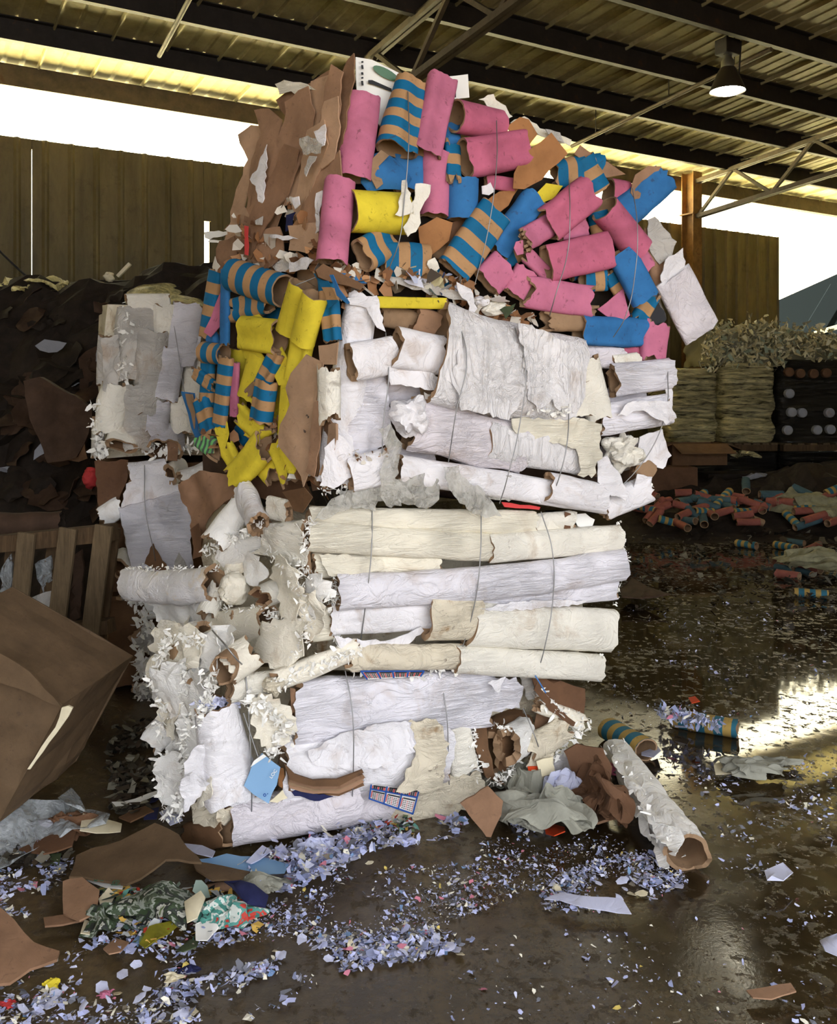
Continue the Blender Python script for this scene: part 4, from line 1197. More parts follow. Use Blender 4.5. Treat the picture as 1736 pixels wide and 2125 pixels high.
S(B3, f, 'white', [(990, 1262), (1060, 1250), (1150, 1245), (1220, 1248), (1200, 1256), (1120, 1262), (1040, 1268)], .12, name='torn_paper', amp=.02, fold=.02)
S(B3, f, 'rust', [(1172, 1062), (1186, 1066), (1184, 1096), (1172, 1098)], .07, amp=.01)
S(B3, f, 'whiteprint', [(1192, 1070), (1220, 1066), (1240, 1080), (1226, 1100), (1200, 1092)], .05, name='torn_paper', amp=.03, label='scrap of printed newspaper')
add_fringe(B3, f, [(735, 1385), (840, 1392), (950, 1386)], 'fuzzcream', .035, 60, .08)
add_fringe(B3, f, [(575, 1420), (660, 1380), (740, 1350)], 'fuzz', .03, 90, .13)
add_fringe(B3, f, [(690, 1190), (700, 1330)], 'fuzz', .03, 60, .07)
add_fringe(B3, f, [(1225, 1410), (1246, 1360)], 'white', .02, 20, .09)
add_fringe(B3, f, [(1275, 1255), (1300, 1160), (1285, 1090)], 'white', .018, 40, .07)
wire(B3, f, [(772, 1045), (770, 1150), (760, 1240), (748, 1330)], .13)
wire(B3, f, [(998, 1062), (996, 1160), (985, 1250), (945, 1390)], .15)
wire(B3, f, [(1122, 1062), (1145, 1140), (1146, 1250), (1128, 1350), (1112, 1405)], .15)
add_wire(B3, [f(1110, 1402, .14), f(1120, 1418, .15), f(1132, 1438, .15)], .003, 'strapblue', 'tie_end', 'blue tie end')
# side of torn roll ends
g = L3
Rl(B3, g, 'fuzz', (446, 1122), (505, 1048), 62, .12, .02, kind='rough', sd=320, core='kraft')
Rl(B3, g, 'white', (536, 1088), (506, 1022), 56, .12, .02, kind='rough', sd=321, core='kraft')
Rl(B3, g, 'fuzz', (470, 1150), (560, 1110), 60, .04, kind='rough', sd=322)
Rl(B3, g, 'cream', (560, 1052), (600, 1062), 48, .06, kind='flat', sd=323)
S(B3, g, 'kraftdark', [(592, 1020), (640, 1010), (655, 1030), (630, 1065), (610, 1060)], .08, amp=.04)
S(B3, g, 'brown3', [(380, 1005), (420, 975), (470, 985), (505, 985), (500, 1020), (430, 1080), (408, 1155), (398, 1120), (402, 1080)], .0, amp=.05, fold=.02, label='crumpled brown paper bag', name='paper_bag')
S(B3, g, 'rust', [(395, 1100), (415, 1085), (425, 1110), (420, 1155), (402, 1160)], .06, amp=.04)
Rl(B3, g, 'cream', (555, 1120), (640, 1110), 66, .06, kind='pleat', sd=324)
S(B3, g, 'cream', [(548, 1098), (620, 1085), (628, 1120), (622, 1175), (600, 1180), (570, 1160), (520, 1150), (545, 1130)], .10, name='torn_paper', amp=.05, fold=.03, res=9)
T(B3, g, 'kraft', (628, 1120), (634, 1190), 32, 'flat', off=.05)
Rl(B3, g, 'yellowstain', (268, 1210), (446, 1210), 70, .10, .12, kind='rough', sd=325, bend=.02)
add_fringe(B3, g, [(265, 1240), (350, 1250), (450, 1240)], 'fuzz', .026, 60, .10)
add_fringe(B3, g, [(265, 1180), (350, 1180), (450, 1180)], 'fuzz', .02, 60, .12)
Rl(B3, g, 'cream', (428, 1278), (452, 1222), 50, .14, .08, kind='rough', sd=326)
add_wad(B3, g, 484, 1222, 36, 'fuzzcream', .10, sd=327, amp=.25, name='roll_end', label='rounded end of a cream roll')
Rl(B3, g, 'cream', (540, 1238), (575, 1222), 56, .12, .04, kind='rough', sd=328, core='rust')
Rl(B3, g, 'fuzzcream', (450, 1308), (555, 1295), 80, .09, kind='rough', sd=329)
T(B3, g, 'kraft', (480, 1280), (486, 1345), 12, 'crush', off=.14)
S(B3, g, 'fuzzcream', [(560, 1160), (600, 1150), (625, 1200), (632, 1260), (620, 1290), (590, 1270), (575, 1220), (555, 1200)], .13, name='torn_paper', amp=.05, fold=.04, res=9, jagged=6)
S(B3, g, 'fuzzcream', [(556, 1290), (600, 1280), (636, 1290), (630, 1360), (600, 1390), (565, 1370), (540, 1340)], .12, name='torn_paper', amp=.06, fold=.04, res=9, jagged=6)
S(B3, g, 'cream2', [(500, 1300), (556, 1290), (548, 1360), (510, 1345)], .14, name='torn_paper', amp=.03, fold=.03, jagged=5, label='yellowed torn paper')
S(B3, g, 'fuzz', [(640, 1185), (670, 1190), (690, 1230), (660, 1260), (640, 1300), (630, 1260)], .10, name='torn_paper', amp=.05, fold=.04, jagged=6)
T(B3, g, 'brown', (656, 1195), (662, 1240), 18, 'crush', off=.03)
add_fringe(B3, g, [(560, 1150), (620, 1200), (640, 1300), (600, 1390)], 'fuzzcream', .028, 70, .13)
add_fringe(B3, g, [(440, 1260), (560, 1270), (620, 1280)], 'fuzz', .028, 60, .12)
add_fringe(B3, g, [(430, 1140), (540, 1090)], 'fuzz', .03, 60, .10)
add_fringe(B3, g, [(640, 1080), (625, 1170), (690, 1250)], 'fuzz', .03, 60, .10)
# ------------------------------------------------------------------ bottom bale
b4p = Ff(880, 1690, -.5); b4p.z = 0
B4 = thing('roll_bale', b4p, 'bottom bale of crushed white rolls with a light blue sheet stuck to its front', 'bale', 'wired bales in the tall stack')
body(B4, 4, 1762, 1440, 1190, 1660, 1420, 360, 'dirty', .12, 4)
f = Ff
Rl(B4, f, 'white2', (612, 1478), (1012, 1446), 128, .05, .03, kind='flat', sd=401, rag=.025, seg=44, flat=.5, crease=.06)
Rl(B4, f, 'white', (585, 1595), (926, 1562), 128, .05, kind='pleat', sd=402, flat=.5)
Rl(B4, f, 'cream', (938, 1478), (962, 1600), 62, .05, kind='flat', sd=403)
Rl(B4, f, 'lilac', (474, 1708), (742, 1664), 92, .05, sd=404)
Rl(B4, f, 'lilac', (730, 1662), (812, 1650), 96, .03, kind='flat', sd=405)
Rl(B4, f, 'dirty', (800, 1672), (935, 1645), 84, .02, kind='flat', sd=406)
S(B4, f, 'dirty', [(845, 1500), (905, 1490), (926, 1540), (918, 1635), (870, 1640), (820, 1640), (860, 1570)], .14, name='torn_paper', amp=.03, fold=.02, res=9, jagged=5)
S(B4, f, 'white', [(640, 1560), (700, 1530), (780, 1505), (850, 1498), (860, 1560), (800, 1590), (700, 1600), (650, 1590)], .13, name='torn_paper', amp=.025, fold=.025, res=9, jagged=4)
S(B4, f, 'white2', [(980, 1400), (1060, 1402), (1085, 1430), (1080, 1470), (1040, 1475), (1000, 1480), (1010, 1440)], .07, name='torn_paper', amp=.05, fold=.02, jagged=5)
S(B4, f, 'white', [(1010, 1415), (1050, 1405), (1030, 1440)], .12, name='torn_paper', amp=.02)
S(B4, f, 'dirty', [(920, 1610), (985, 1595), (1005, 1620), (985, 1660), (940, 1690), (905, 1690), (890, 1650)], .06, name='torn_paper', amp=.06, fold=.03, jagged=5)
# curved strips of layered card
for i in range(5):
    dz = i * 6
    S(B4, f, ('kraftdark', 'brown3', 'kraft', 'brown', 'kraftdark')[i], [(590 + 3 * i, 1584 + dz), (612, 1606 + dz), (650, 1618 + dz), (700, 1618 + dz), (752, 1600 + dz), (756, 1606 + dz), (704, 1632 + dz * .9), (650, 1632 + dz * .9), (600, 1618 + dz)], .16 - .012 * i, amp=.012, thick=.012, jagged=1.5)
bs = S(B4, f, 'lightblue', [(545, 1562), (580, 1592), (574, 1630), (558, 1667), (526, 1650), (508, 1632), (524, 1588)], .14, name='blue_sheet', label='torn light blue printed sheet', amp=.015, jagged=2, thick=.003)
S(bs, f, 'whiteprint', [(527, 1578), (546, 1565), (553, 1570), (520, 1592)], .146, name='white_corner', amp=.008, jagged=1, thick=.002)
ring = [(549 + 2.6 * math.cos(2 * PI * i / 12), 1650 + 2.6 * math.sin(2 * PI * i / 12)) for i in range(12)]
mb = MB()
for i in range(12):
    mb.bar(f(*ring[i], .160), f(*ring[(i + 1) % 12], .160), .0022, .002, FN)
mb.bar(f(554, 1648, .16), f(556, 1647, .16), .002, .002, FN); mb.build('printed_mark', 'blueink', bs)
text3(bs, 'LOC', f(567, 1606, .158), f(574, 1597, .158) - f(563, 1613, .158), f(562, 1600, .158) - f(568, 1606, .158), .017, 'whiteprint')
S(B4, f, 'creamboard', [(560, 1665), (585, 1640), (596, 1655), (575, 1668)], .13, name='torn_paper', amp=.01)
S(B4, f, 'orangecard', [(575, 1590), (590, 1595), (592, 1640), (578, 1630)], .10, amp=.03)
S(B4, f, 'navy', [(600, 1630), (640, 1640), (690, 1650), (660, 1660), (610, 1650)], .10, name='torn_paper', amp=.02)
# printed sheet of small number grids
def number_grids(pts, rows, cols, off, crop=0):
    """a printed sheet of little number grids; pts = corners tl, tr, br, bl"""
    tl, tr, br, bl = [V(p) for p in pts]
    cs = S(B4, f, 'whiteprint', [tuple(tl), tuple(tr), tuple(br), tuple(bl)], off, name='calendar_sheet', label='torn sheet of blue-ruled calendar pages', amp=.006, jagged=1, thick=.0025, res=12)
    n0 = off + .008
    def P(a, b, e=0): 
        q = tl.lerp(tr, a).lerp(bl.lerp(br, a), b); return f(q.x, q.y, n0 + e)
    mb = MB()
    for i in range(cols + 1):
        a = min(1, max(0, i / cols)); mb.bar(P(a, 0), P(a, 1), .0055, .002, FN)
    for r in rows: mb.bar(P(0, r), P(1, r), .0055, .002, FN)
    mb.build('blue_rules', 'blueink', cs)
    ink = MB(); red = MB()
    rr = [(-.3 if not crop else -.1)] + list(rows) + [1.2]
    ed = sorted(set([0] + list(rows) + [1]))
    for i in range(cols):
        for r0, r1 in zip(ed, ed[1:]):
            if r1 - r0 < .12: continue
            a0 = (i + .16) / cols; a1 = (i + .92) / cols
            h = r1 - r0
            red.bar(P((i + .12) / cols, r0 + h * .2), P((i + .1) / cols, r0 + h * .8), .003, .002, FN)
            ink.bar(P(a0, r0 + h * .2), P(a1, r0 + h * .2), .004, .002, FN)
            for k in range(5):
                y = r0 + h * (.36 + .12 * k)
                for j in range(6):
                    b0 = a0 + (a1 - a0) * (j + .15) / 6; b1 = a0 + (a1 - a0) * (j + .75) / 6
                    (red if j % 3 == 2 else ink).bar(P(b0, y), P(b1, y), .0022, .002, FN)
    ink.build('black_print', 'ink', cs); red.build('red_print', 'redink', cs)
number_grids([(770, 1628), (869, 1640), (856, 1690), (766, 1658)], (.3, .98), 3, .115)
number_grids([(748, 1392), (880, 1392), (872, 1404), (762, 1410)], (.05,), 4, .12, 1)
# side
g = L4
Rl(B4, f, 'white', (448, 1462), (482, 1650), 104, .06, .05, kind='rough', sd=420, taper=.35, core='shredgrey')
add_fringe(B4, f, [(415, 1462), (450, 1455), (485, 1465)], 'shred', .02, 60, .08)
S(B4, f, 'white', [(395, 1560), (430, 1540), (470, 1560), (530, 1600), (560, 1660), (480, 1680), (420, 1640), (380, 1680), (372, 1630)], .10, name='torn_paper', amp=.04, fold=.03, res=9, jagged=5)
S(B4, f, 'white', [(378, 1620), (400, 1605), (436, 1625), (420, 1640), (400, 1650), (385, 1665), (372, 1640)], .14, name='torn_paper', amp=.04, fold=.03)
T(B4, g, 'kraft', (462, 1390), (500, 1360), 66, 'round', off=.12, off1=0, label='open brown core in cream paper', sd=421, rag=.02)
Rl(B4, g, 'fuzzcream', (470, 1388), (520, 1352), 74, .08, .0, kind='rough', sd=422)
Rl(B4, g, 'cream', (408, 1425), (452, 1385), 58, .12, .02, kind='flat', sd=423, core='kraft', flat=.7)
Rl(B4, f, 'cream', (476, 1430), (570, 1418), 56, .10, .05, kind='roll', sd=424, core='kraft')
add_wad(B4, f, 566, 1426, 22, 'dirty', .12, sd=425, amp=.5, name='roll_end', label='brown stained torn roll end')
S(B4, f, 'fuzzcream', [(516, 1450), (560, 1440), (600, 1470), (622, 1510), (600, 1550), (560, 1560), (530, 1530)], .14, name='torn_paper', amp=.05, fold=.04, res=9, jagged=6)
S(B4, f, 'brown3', [(602, 1430), (612, 1430), (616, 1470), (606, 1485)], .10, amp=.02)
add_fringe(B4, f, [(520, 1450), (590, 1500), (570, 1565)], 'fuzz', .04, 70, .14)
g2 = L4
Rl(B4, g2, 'fuzz', (316, 1538), (372, 1490), 62, .08, .0, kind='rough', sd=430, core='rust')
Rl(B4, g2, 'fuzzcream', (330, 1390), (410, 1370), 70, .05, kind='rough', sd=431)
Rl(B4, g2, 'fuzz', (350, 1330), (420, 1320), 60, .03, kind='rough', sd=432)
T(B4, g2, 'kraft', (362, 1320), (360, 1370), 22, 'flat', off=.09)
for i, pts in enumerate([[(330, 1390), (400, 1360), (440, 1400), (420, 1470), (370, 1500), (320, 1450)], [(330, 1470), (400, 1450), (430, 1540), (380, 1600), (330, 1560)], [(340, 1560), (400, 1560), (410, 1650), (360, 1690), (335, 1640)], [(350, 1640), (385, 1640), (375, 1700), (340, 1680)], [(330, 1300), (400, 1290), (440, 1330), (420, 1380), (360, 1390), (320, 1350)], [(420, 1300), (470, 1310), (450, 1380), (410, 1400), (400, 1340)]]):
    S(B4, g2, ('fuzz', 'fuzz', 'fuzz', 'fuzz', 'fuzzcream', 'fuzz')[i], pts, .09, name='torn_paper', amp=.08, fold=.05, res=9, jagged=7)
for pts in ([(310, 1400), (340, 1480), (330, 1600), (350, 1700)], [(380, 1380), (390, 1500), (380, 1600), (370, 1700)], [(420, 1330), (350, 1320), (330, 1380)], [(440, 1400), (420, 1500)]):
    add_fringe(B4, g2, pts, 'fuzz', .032, 70, .13)
T(B4, g2, 'kraftdark', (395, 1738), (470, 1725), 62, 'crush', off=.04, label='wet brown core')
Rl(B4, f, 'dirty', (448, 1690), (470, 1668), 60, .05, kind='rough', sd=440, core='kraftdark')
S(B4, g2, 'dirty', [(395, 1670), (430, 1650), (460, 1700), (440, 1720), (400, 1710)], .08, name='torn_paper', amp=.05, fold=.03)
# right-hand ragged end
T(B4, f, 'kraftdark', (1012, 1560), (1075, 1520), 100, 'crush', off=.0, off1=-.1, label='layered brown core ring', sd=450, flat=.9, thick=.03)
Rl(B4, f, 'fuzz', (1052, 1548), (1085, 1525), 78, .10, .0, kind='rough', sd=451, core='kraftdark', thick=.03)
S(B4, f, 'kraftdark', [(985, 1500), (1010, 1490), (1022, 1600), (1040, 1625), (1005, 1610), (990, 1560)], .06, amp=.03, thick=.02)
add_fringe(B4, f, [(975, 1480), (985, 1600)], 'fuzz', .04, 70, .05)
add_fringe(B4, f, [(1030, 1500), (1085, 1530), (1060, 1600), (1020, 1620)], 'fuzz', .026, 60, .10)
S(B4, f, 'rust', [(1105, 1408), (1160, 1412), (1215, 1430), (1212, 1480), (1195, 1505), (1150, 1470), (1115, 1440)], .05, amp=.04, fold=.02, label='dark brown bent card')
S(B4, f, 'rust', [(1110, 1415), (1150, 1460), (1195, 1500), (1190, 1510), (1140, 1475), (1105, 1430)], .09, amp=.02)
S(B4, f, 'greywhite', [(1075, 1400), (1120, 1405), (1115, 1440), (1090, 1450)], .0, name='torn_paper', amp=.03)
Rl(B4, f, 'fuzzcream', (1115, 1460), (1205, 1500), 34, .05, kind='rough', sd=452)
Rl(B4, f, 'dirty', (1095, 1560), (1170, 1510), 54, .07, kind='rough', sd=453)
S(B4, f, 'dirty', [(1090, 1590), (1120, 1540), (1150, 1545), (1142, 1600), (1136, 1650), (1110, 1620)], .10, name='torn_paper', amp=.04, fold=.03, res=9)
S(B4, f, 'brown3', [(1120, 1480), (1150, 1470), (1160, 1540), (1120, 1560), (1100, 1530)], .0, amp=.04)
S(B4, f, 'white', [(1150, 1560), (1180, 1570), (1195, 1610), (1165, 1640), (1140, 1620)], .05, name='torn_paper', amp=.05, fold=.03)
add_fringe(B4, f, [(1120, 1450), (1210, 1500), (1150, 1560)], 'fuzzcream', .04, 90, .07)
link('crumpled_paper', crumple_mesh('w', f(1070, 1625, .06), .10, 455, sz=.9), 'sagewad', B4, False)
link('crumpled_paper', crumple_mesh('w', f(1120, 1655, .10), .09, 456, sz=.9), 'sagewad', B4, False)
S(B4, f, 'creamboard', [(1110, 1580), (1145, 1570), (1150, 1600), (1118, 1610)], .12, name='torn_paper', amp=.02)
S(B4, f, 'orangered', [(1095, 1592), (1115, 1590), (1112, 1604), (1097, 1602)], .11, name='torn_paper', amp=.01)
wire(B4, f, [(716, 1392), (730, 1470), (733, 1590), (728, 1700)], .13)
wire(B4, f, [(512, 1420), (518, 1520), (522, 1640), (520, 1755)], .12)
wire(B4, f, [(910, 1390), (925, 1470), (930, 1560), (932, 1660)], .11)
add_wire(B4, [g2(440, 1308, .12), g2(480, 1355, .14), f(508, 1400, .12), f(514, 1450, .14)], .003)
wire(B4, f, [(1085, 1470), (1110, 1530), (1125, 1580)], .12)
wire(B4, g2, [(505, 1480), (535, 1570)], .1)

for par, gg, pts, m, of in [
    (B3, L3, [(300, 1240), (360, 1235), (440, 1250), (430, 1290), (380, 1300), (320, 1290)], 'fuzz', .05),
    (B3, L3, [(330, 1290), (390, 1280), (450, 1290), (440, 1340), (380, 1350), (340, 1330)], 'fuzzcream', .06),
    (B3, L3, [(500, 1150), (540, 1140), (560, 1190), (540, 1215), (505, 1200)], 'fuzz', .05),
    (B3, L3, [(440, 1150), (480, 1140), (520, 1170), (500, 1200), (455, 1195)], 'fuzzcream', .05),
    (B3, L3, [(620, 1240), (650, 1225), (668, 1270), (640, 1330), (612, 1310)], 'fuzzcream', .13),
    (B4, L4, [(345, 1400), (420, 1390), (430, 1440), (405, 1490), (360, 1520), (338, 1470)], 'fuzz', .14),
    (B4, L4, [(320, 1430), (352, 1420), (372, 1480), (350, 1540), (318, 1500)], 'fuzzcream', .13),
    (B4, L4, [(360, 1500), (410, 1480), (420, 1560), (396, 1640), (362, 1610)], 'fuzz', .14),
    (B4, L4, [(330, 1570), (362, 1560), (380, 1640), (362, 1700), (338, 1660)], 'fuzz', .13),
    (B4, L4, [(400, 1600), (425, 1590), (432, 1650), (408, 1680), (392, 1650)], 'fuzzcream', .14),
    (B4, L4, [(400, 1320), (440, 1310), (470, 1350), (450, 1390), (410, 1380)], 'fuzz', .10)]:
    S(par, gg, m, pts, of, name='torn_paper', amp=.05, fold=.035, jagged=5, step=7, res=8)
# ------------------------------------------------------------------ stack of white bales behind
BKP = V((-1.72, 5.05, 0)); BKN = FN
def Bk(u, v, off=0): return onplane(u, v, BKP, BKN, off)
Bk.n = BKN
def back_body(par, z0, z1, mat, sd):
    a = Bk(225, CV); b = Bk(520, CV); a.z = b.z = 0
    a -= FN * .1; b -= FN * .1; k = -FN * 1.0
    return prism('packed_core', [a, b, b + k, a + k], [z0] * 4, [z1] * 4, mat, par, sd=sd)
zt, zm, zl = Bk(300, 612).z, Bk(300, 958).z, Bk(300, 1190).z
p = Bk(330, CV, -.5)
K1 = thing('roll_bale', V((p.x, p.y, zm)), 'greyish white bale of upright paper rolls on the stack behind, beside the dark heap', 'bale', 'bales stacked behind')
back_body(K1, zm + .02, zt - .05, 'dirty', 11)
g = Bk
Rl(K1, g, 'greywhite', (285, 640), (275, 790), 80, .03, kind='pleat', sd=501)
Rl(K1, g, 'cream', (262, 632), (352, 630), 44, .05, kind='flat', sd=502)
Rl(K1, g, 'cream', (345, 635), (352, 725), 60, .06, kind='pleat', sd=503)
Rl(K1, g, 'white2', (392, 630), (372, 760), 66, .08, kind='pleat', sd=504)
Rl(K1, g, 'greywhite', (318, 690), (308, 860), 68, .07, kind='rough', sd=505)
Rl(K1, g, 'white2', (360, 720), (340, 830), 54, .10, kind='pleat', sd=506)
Rl(K1, g, 'cream', (408, 710), (400, 830), 50, .04, kind='pleat', sd=507)
Rl(K1, g, 'greywhite', (228, 700), (222, 800), 44, .0, kind='rough', sd=508)
Rl(K1, g, 'cream', (240, 800), (222, 900), 60, .05, kind='rough', sd=509)
Rl(K1, g, 'greywhite', (285, 800), (288, 930), 62, .06, kind='rough', sd=510)
Rl(K1, g, 'white2', (330, 830), (318, 900), 52, .08, kind='rough', sd=511)
Rl(K1, g, 'cream', (370, 825), (378, 900), 46, .07, kind='pleat', sd=512)
Rl(K1, g, 'cream', (252, 925), (262, 880), 66, .12, .0, kind='flat', sd=513, core='kraftdark')
Rl(K1, g, 'white2', (340, 935), (345, 900), 80, .10, .0, kind='rough', sd=514, core='kraftdark')
Rl(K1, g, 'greywhite', (205, 870), (202, 950), 26, .0, kind='rough', sd=515)
S(K1, g, 'greywhite', [(208, 705), (245, 695), (250, 760), (240, 830), (215, 810)], .08, name='torn_paper', amp=.05, fold=.03)
S(K1, g, 'white2', [(385, 640), (415, 630), (420, 690), (400, 760), (372, 740), (370, 690)], .13, name='torn_paper', amp=.04, fold=.02)
S(K1, g, 'brown3', [(345, 915), (372, 912), (368, 955), (348, 955)], .12, amp=.02)
for pts in ([(200, 840), (210, 940)], [(260, 640), (255, 780)], [(300, 930), (410, 930)]):
    add_fringe(K1, g, pts, 'fuzzcream', .05, 40, .08)
wire(K1, g, [(352, 618), (368, 720), (380, 800), (392, 860)], .14)
wire(K1, g, [(322, 640), (325, 700)], .12, mat='ink')
p = Bk(330, CV, -.5)
K2 = thing('roll_bale', V((p.x, p.y, zl - .12)), 'bale with a smooth flat white roll and brown bags, under the greyish white bale behind', 'bale', 'bales stacked behind')
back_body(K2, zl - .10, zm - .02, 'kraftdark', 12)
S(K2, g, 'white2', [(246, 1056), (372, 1020), (404, 1080), (395, 1120), (400, 1175), (360, 1188), (272, 1180), (258, 1110)], .16, name='paper_roll', label='flat smooth white roll', amp=.02, thick=.06, jagged=1.5)
S(K2, g, 'kraftdark', [(298, 1178), (318, 1128), (348, 1180), (330, 1190)], .17, name='torn_paper', amp=.02)
S(K2, g, 'greywhite', [(356, 1185), (372, 1145), (392, 1180)], .17, name='torn_paper', amp=.02)
S(K2, g, 'rust', [(195, 955), (268, 955), (262, 1000), (240, 1050), (205, 1060)], .06, amp=.04, fold=.02, name='paper_bag', label='brown paper bag')
Rl(K2, g, 'white', (268, 985), (345, 975), 50, .08, kind='pleat', sd=520)
Rl(K2, g, 'cream', (352, 985), (380, 970), 46, .14, .04, kind='flat', sd=521, core='kraftdark')
Rl(K2, g, 'fuzz', (378, 1000), (455, 968), 46, .18, .12, kind='rough', sd=522)
S(K2, g, 'white', [(262, 1005), (300, 985), (370, 990), (372, 1025), (300, 1045), (250, 1056)], .12, name='torn_paper', amp=.03, fold=.02)
Rl(K2, g, 'fuzz', (212, 1075), (250, 1050), 46, .08, kind='rough', sd=523)
Rl(K2, g, 'cream', (246, 1180), (262, 1160), 52, .10, .0, kind='rough', sd=524, core='kraftdark')
wire(K2, g, [(300, 965), (302, 1060), (318, 1140), (325, 1180)], .2)
K3 = thing('roll_bale', V((p.x, p.y, 0)), 'shaded bale of torn white rolls at the bottom of the stack behind, past the pallet', 'bale', 'bales stacked behind')
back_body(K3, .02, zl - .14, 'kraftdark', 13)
for i, (a, b, w) in enumerate([((250, 1215), (330, 1210), 60), ((300, 1260), (360, 1250), 50), ((285, 1310), (330, 1340), 50), ((300, 1400), (340, 1380), 56), ((280, 1440), (320, 1430), 40)]):
    Rl(K3, g, ('greywhite', 'fuzz', 'greywhite', 'fuzz', 'greywhite')[i], a, b, w, .06, kind='rough', sd=530 + i)
for pts in ([(280, 1230), (310, 1330)], [(290, 1350), (300, 1450)]):
    add_fringe(K3, g, pts, 'fuzz', .06, 50, .10)

# ------------------------------------------------------------------ the dark heap of cardboard
def heap(name, x0, x1, y0, y1, hfun, mat, label, cat, res=.1, amp=.18, sd=1):
    nx, ny = int((x1 - x0) / res), int((y1 - y0) / res); vs = []; fs = []
    for j in range(ny + 1):
        for i in range(nx + 1):
            x = x0 + (x1 - x0) * i / nx; y = y0 + (y1 - y0) * j / ny
            h = hfun(x, y)
            q = V((x * 1.8, y * 1.8, sd * 3.7))
            h2 = h + (amp * noise.fractal(q, .8, 2.2, 5) + amp * .5 * noise.noise(q * 3)) * min(1, h * 2)
            vs.append(V((x + .06 * noise.noise(q * 4), y + .06 * noise.noise(q * 4 + V((9, 9, 9))), max(-.02, h2))))
    for j in range(ny):
        for i in range(nx):
            a = j * (nx + 1) + i; fs.append((a, a + 1, a + nx + 2, a + nx + 1))
    o = link(name, pyd(name, vs, fs), mat, None, False)
    return tag(o, label, cat, None, 'stuff')
def smooth(a, b, x):
    t = max(0, min(1, (x - a) / (b - a))); return t * t * (3 - 2 * t)
def left_h(x, y):
    top = 2.62 + .22 * smooth(-3.4, -2.2, x) - .1 * smooth(-2.2, -1.2, x)
    return top * smooth(6.1, 8.4, y) ** .8 * smooth(-.35, -1.3, x) * smooth(10.6, 10.0, y) * smooth(11.6, 11.2, -.511 * x + .86 * y)
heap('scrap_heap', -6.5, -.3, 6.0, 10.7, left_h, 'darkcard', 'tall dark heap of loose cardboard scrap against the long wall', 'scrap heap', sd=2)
def on_left(u, v):
    """first point of the heap seen at a photo point"""
    d = ray(u, v); y = 5.8
    while y < 10.6:
        q = EYE + d * y
        if q.z <= left_h(q.x, q.y) + .03: return q
        y += .03
    return None
def free_sheet(name, c, n, w, h, mat, label, cat, group=None, sd=0, amp=.02, thick=.005, fold=.0, kind=None, jagged=.06):
    """loose torn sheet lying at c with facing n"""
    rr = random.Random(sd); n = V(n).normalized(); x = n.orthogonal().normalized(); y = n.cross(x)
    a = rr.uniform(0, 2 * PI); x, y = x * math.cos(a) + y * math.sin(a), y * math.cos(a) - x * math.sin(a)
    k = rr.randint(5, 8); base = []
    for i in range(k):
        t = 2 * PI * (i + rr.uniform(-.3, .3)) / k; base.append((w * .5 * math.cos(t) * rr.uniform(.75, 1.1), h * .5 * math.sin(t) * rr.uniform(.75, 1.1)))
    m = max(w, h)
    ol = jag(base, m * .12, m * jagged * .3, rr)
    me = sheet_mesh(name, ol, m * .12, lambda p, q: V(c) + x * p + y * q, thick, n, amp, 5 / max(.3, m), sd, 1, 0, fold)
    o = link(name, me, mat, None)
    return tag(o, label, cat, group, kind)
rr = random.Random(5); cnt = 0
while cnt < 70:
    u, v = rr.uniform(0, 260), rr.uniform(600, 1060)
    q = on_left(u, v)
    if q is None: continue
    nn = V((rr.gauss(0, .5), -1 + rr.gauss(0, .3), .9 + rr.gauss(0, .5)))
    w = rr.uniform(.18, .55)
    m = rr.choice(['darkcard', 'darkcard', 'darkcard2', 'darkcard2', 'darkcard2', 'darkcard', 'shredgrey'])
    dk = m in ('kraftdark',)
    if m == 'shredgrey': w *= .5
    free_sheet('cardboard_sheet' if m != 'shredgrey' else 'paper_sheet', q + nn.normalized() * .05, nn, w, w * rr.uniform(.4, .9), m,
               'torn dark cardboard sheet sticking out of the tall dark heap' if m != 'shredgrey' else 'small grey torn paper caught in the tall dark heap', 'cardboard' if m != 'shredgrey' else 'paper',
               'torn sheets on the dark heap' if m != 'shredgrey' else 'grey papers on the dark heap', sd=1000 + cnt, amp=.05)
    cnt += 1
# notable pieces in the heap
def flat_thing(name, pts, y, mat, label, cat, yaw=0, thick=.01, amp=.03, fold=0, step=14, jagged=2, group=None, face=None):
    fc = face or plane_at(y, yaw)
    o = add_sheet(None, fc, pts, mat, 0, name=name, amp=amp, thick=thick, fold=fold, jagged=jagged, step=step, res=11)
    return tag(o, label, cat, group)
flat_thing('crushed_carton', [(46, 790), (80, 780), (170, 830), (190, 850), (185, 900), (160, 950), (100, 960), (60, 870)], 6.6, 'darkcard2', 'large crushed brown carton in the lower part of the dark heap', 'carton', 10, .12, .06)
flat_thing('paper_sheet', [(72, 718), (92, 705), (138, 712), (118, 732), (80, 728)], 7.2, 'shredgrey', 'grey flat sheet high on the dark heap', 'paper', 0, .006)
flat_thing('paper_sheet', [(68, 955), (72, 935), (110, 885), (132, 880), (110, 930)], 6.3, 'shredgrey', 'long pale sheet hanging low on the dark heap', 'paper', 0, .006)
flat_thing('cardboard_sheet', [(142, 955), (150, 895), (172, 900), (180, 950), (160, 960)], 6.2, 'kraftdark', 'brown upright card beside the brown paper bag in the heap', 'cardboard', 0, .01)
tag(link('crumpled_wrapper', wad_mesh('w', at(190, 990, 6.0), .08, 77, sx=.8), 'redink'), 'crumpled red wrapper beside the brown paper bag', 'wrapper')
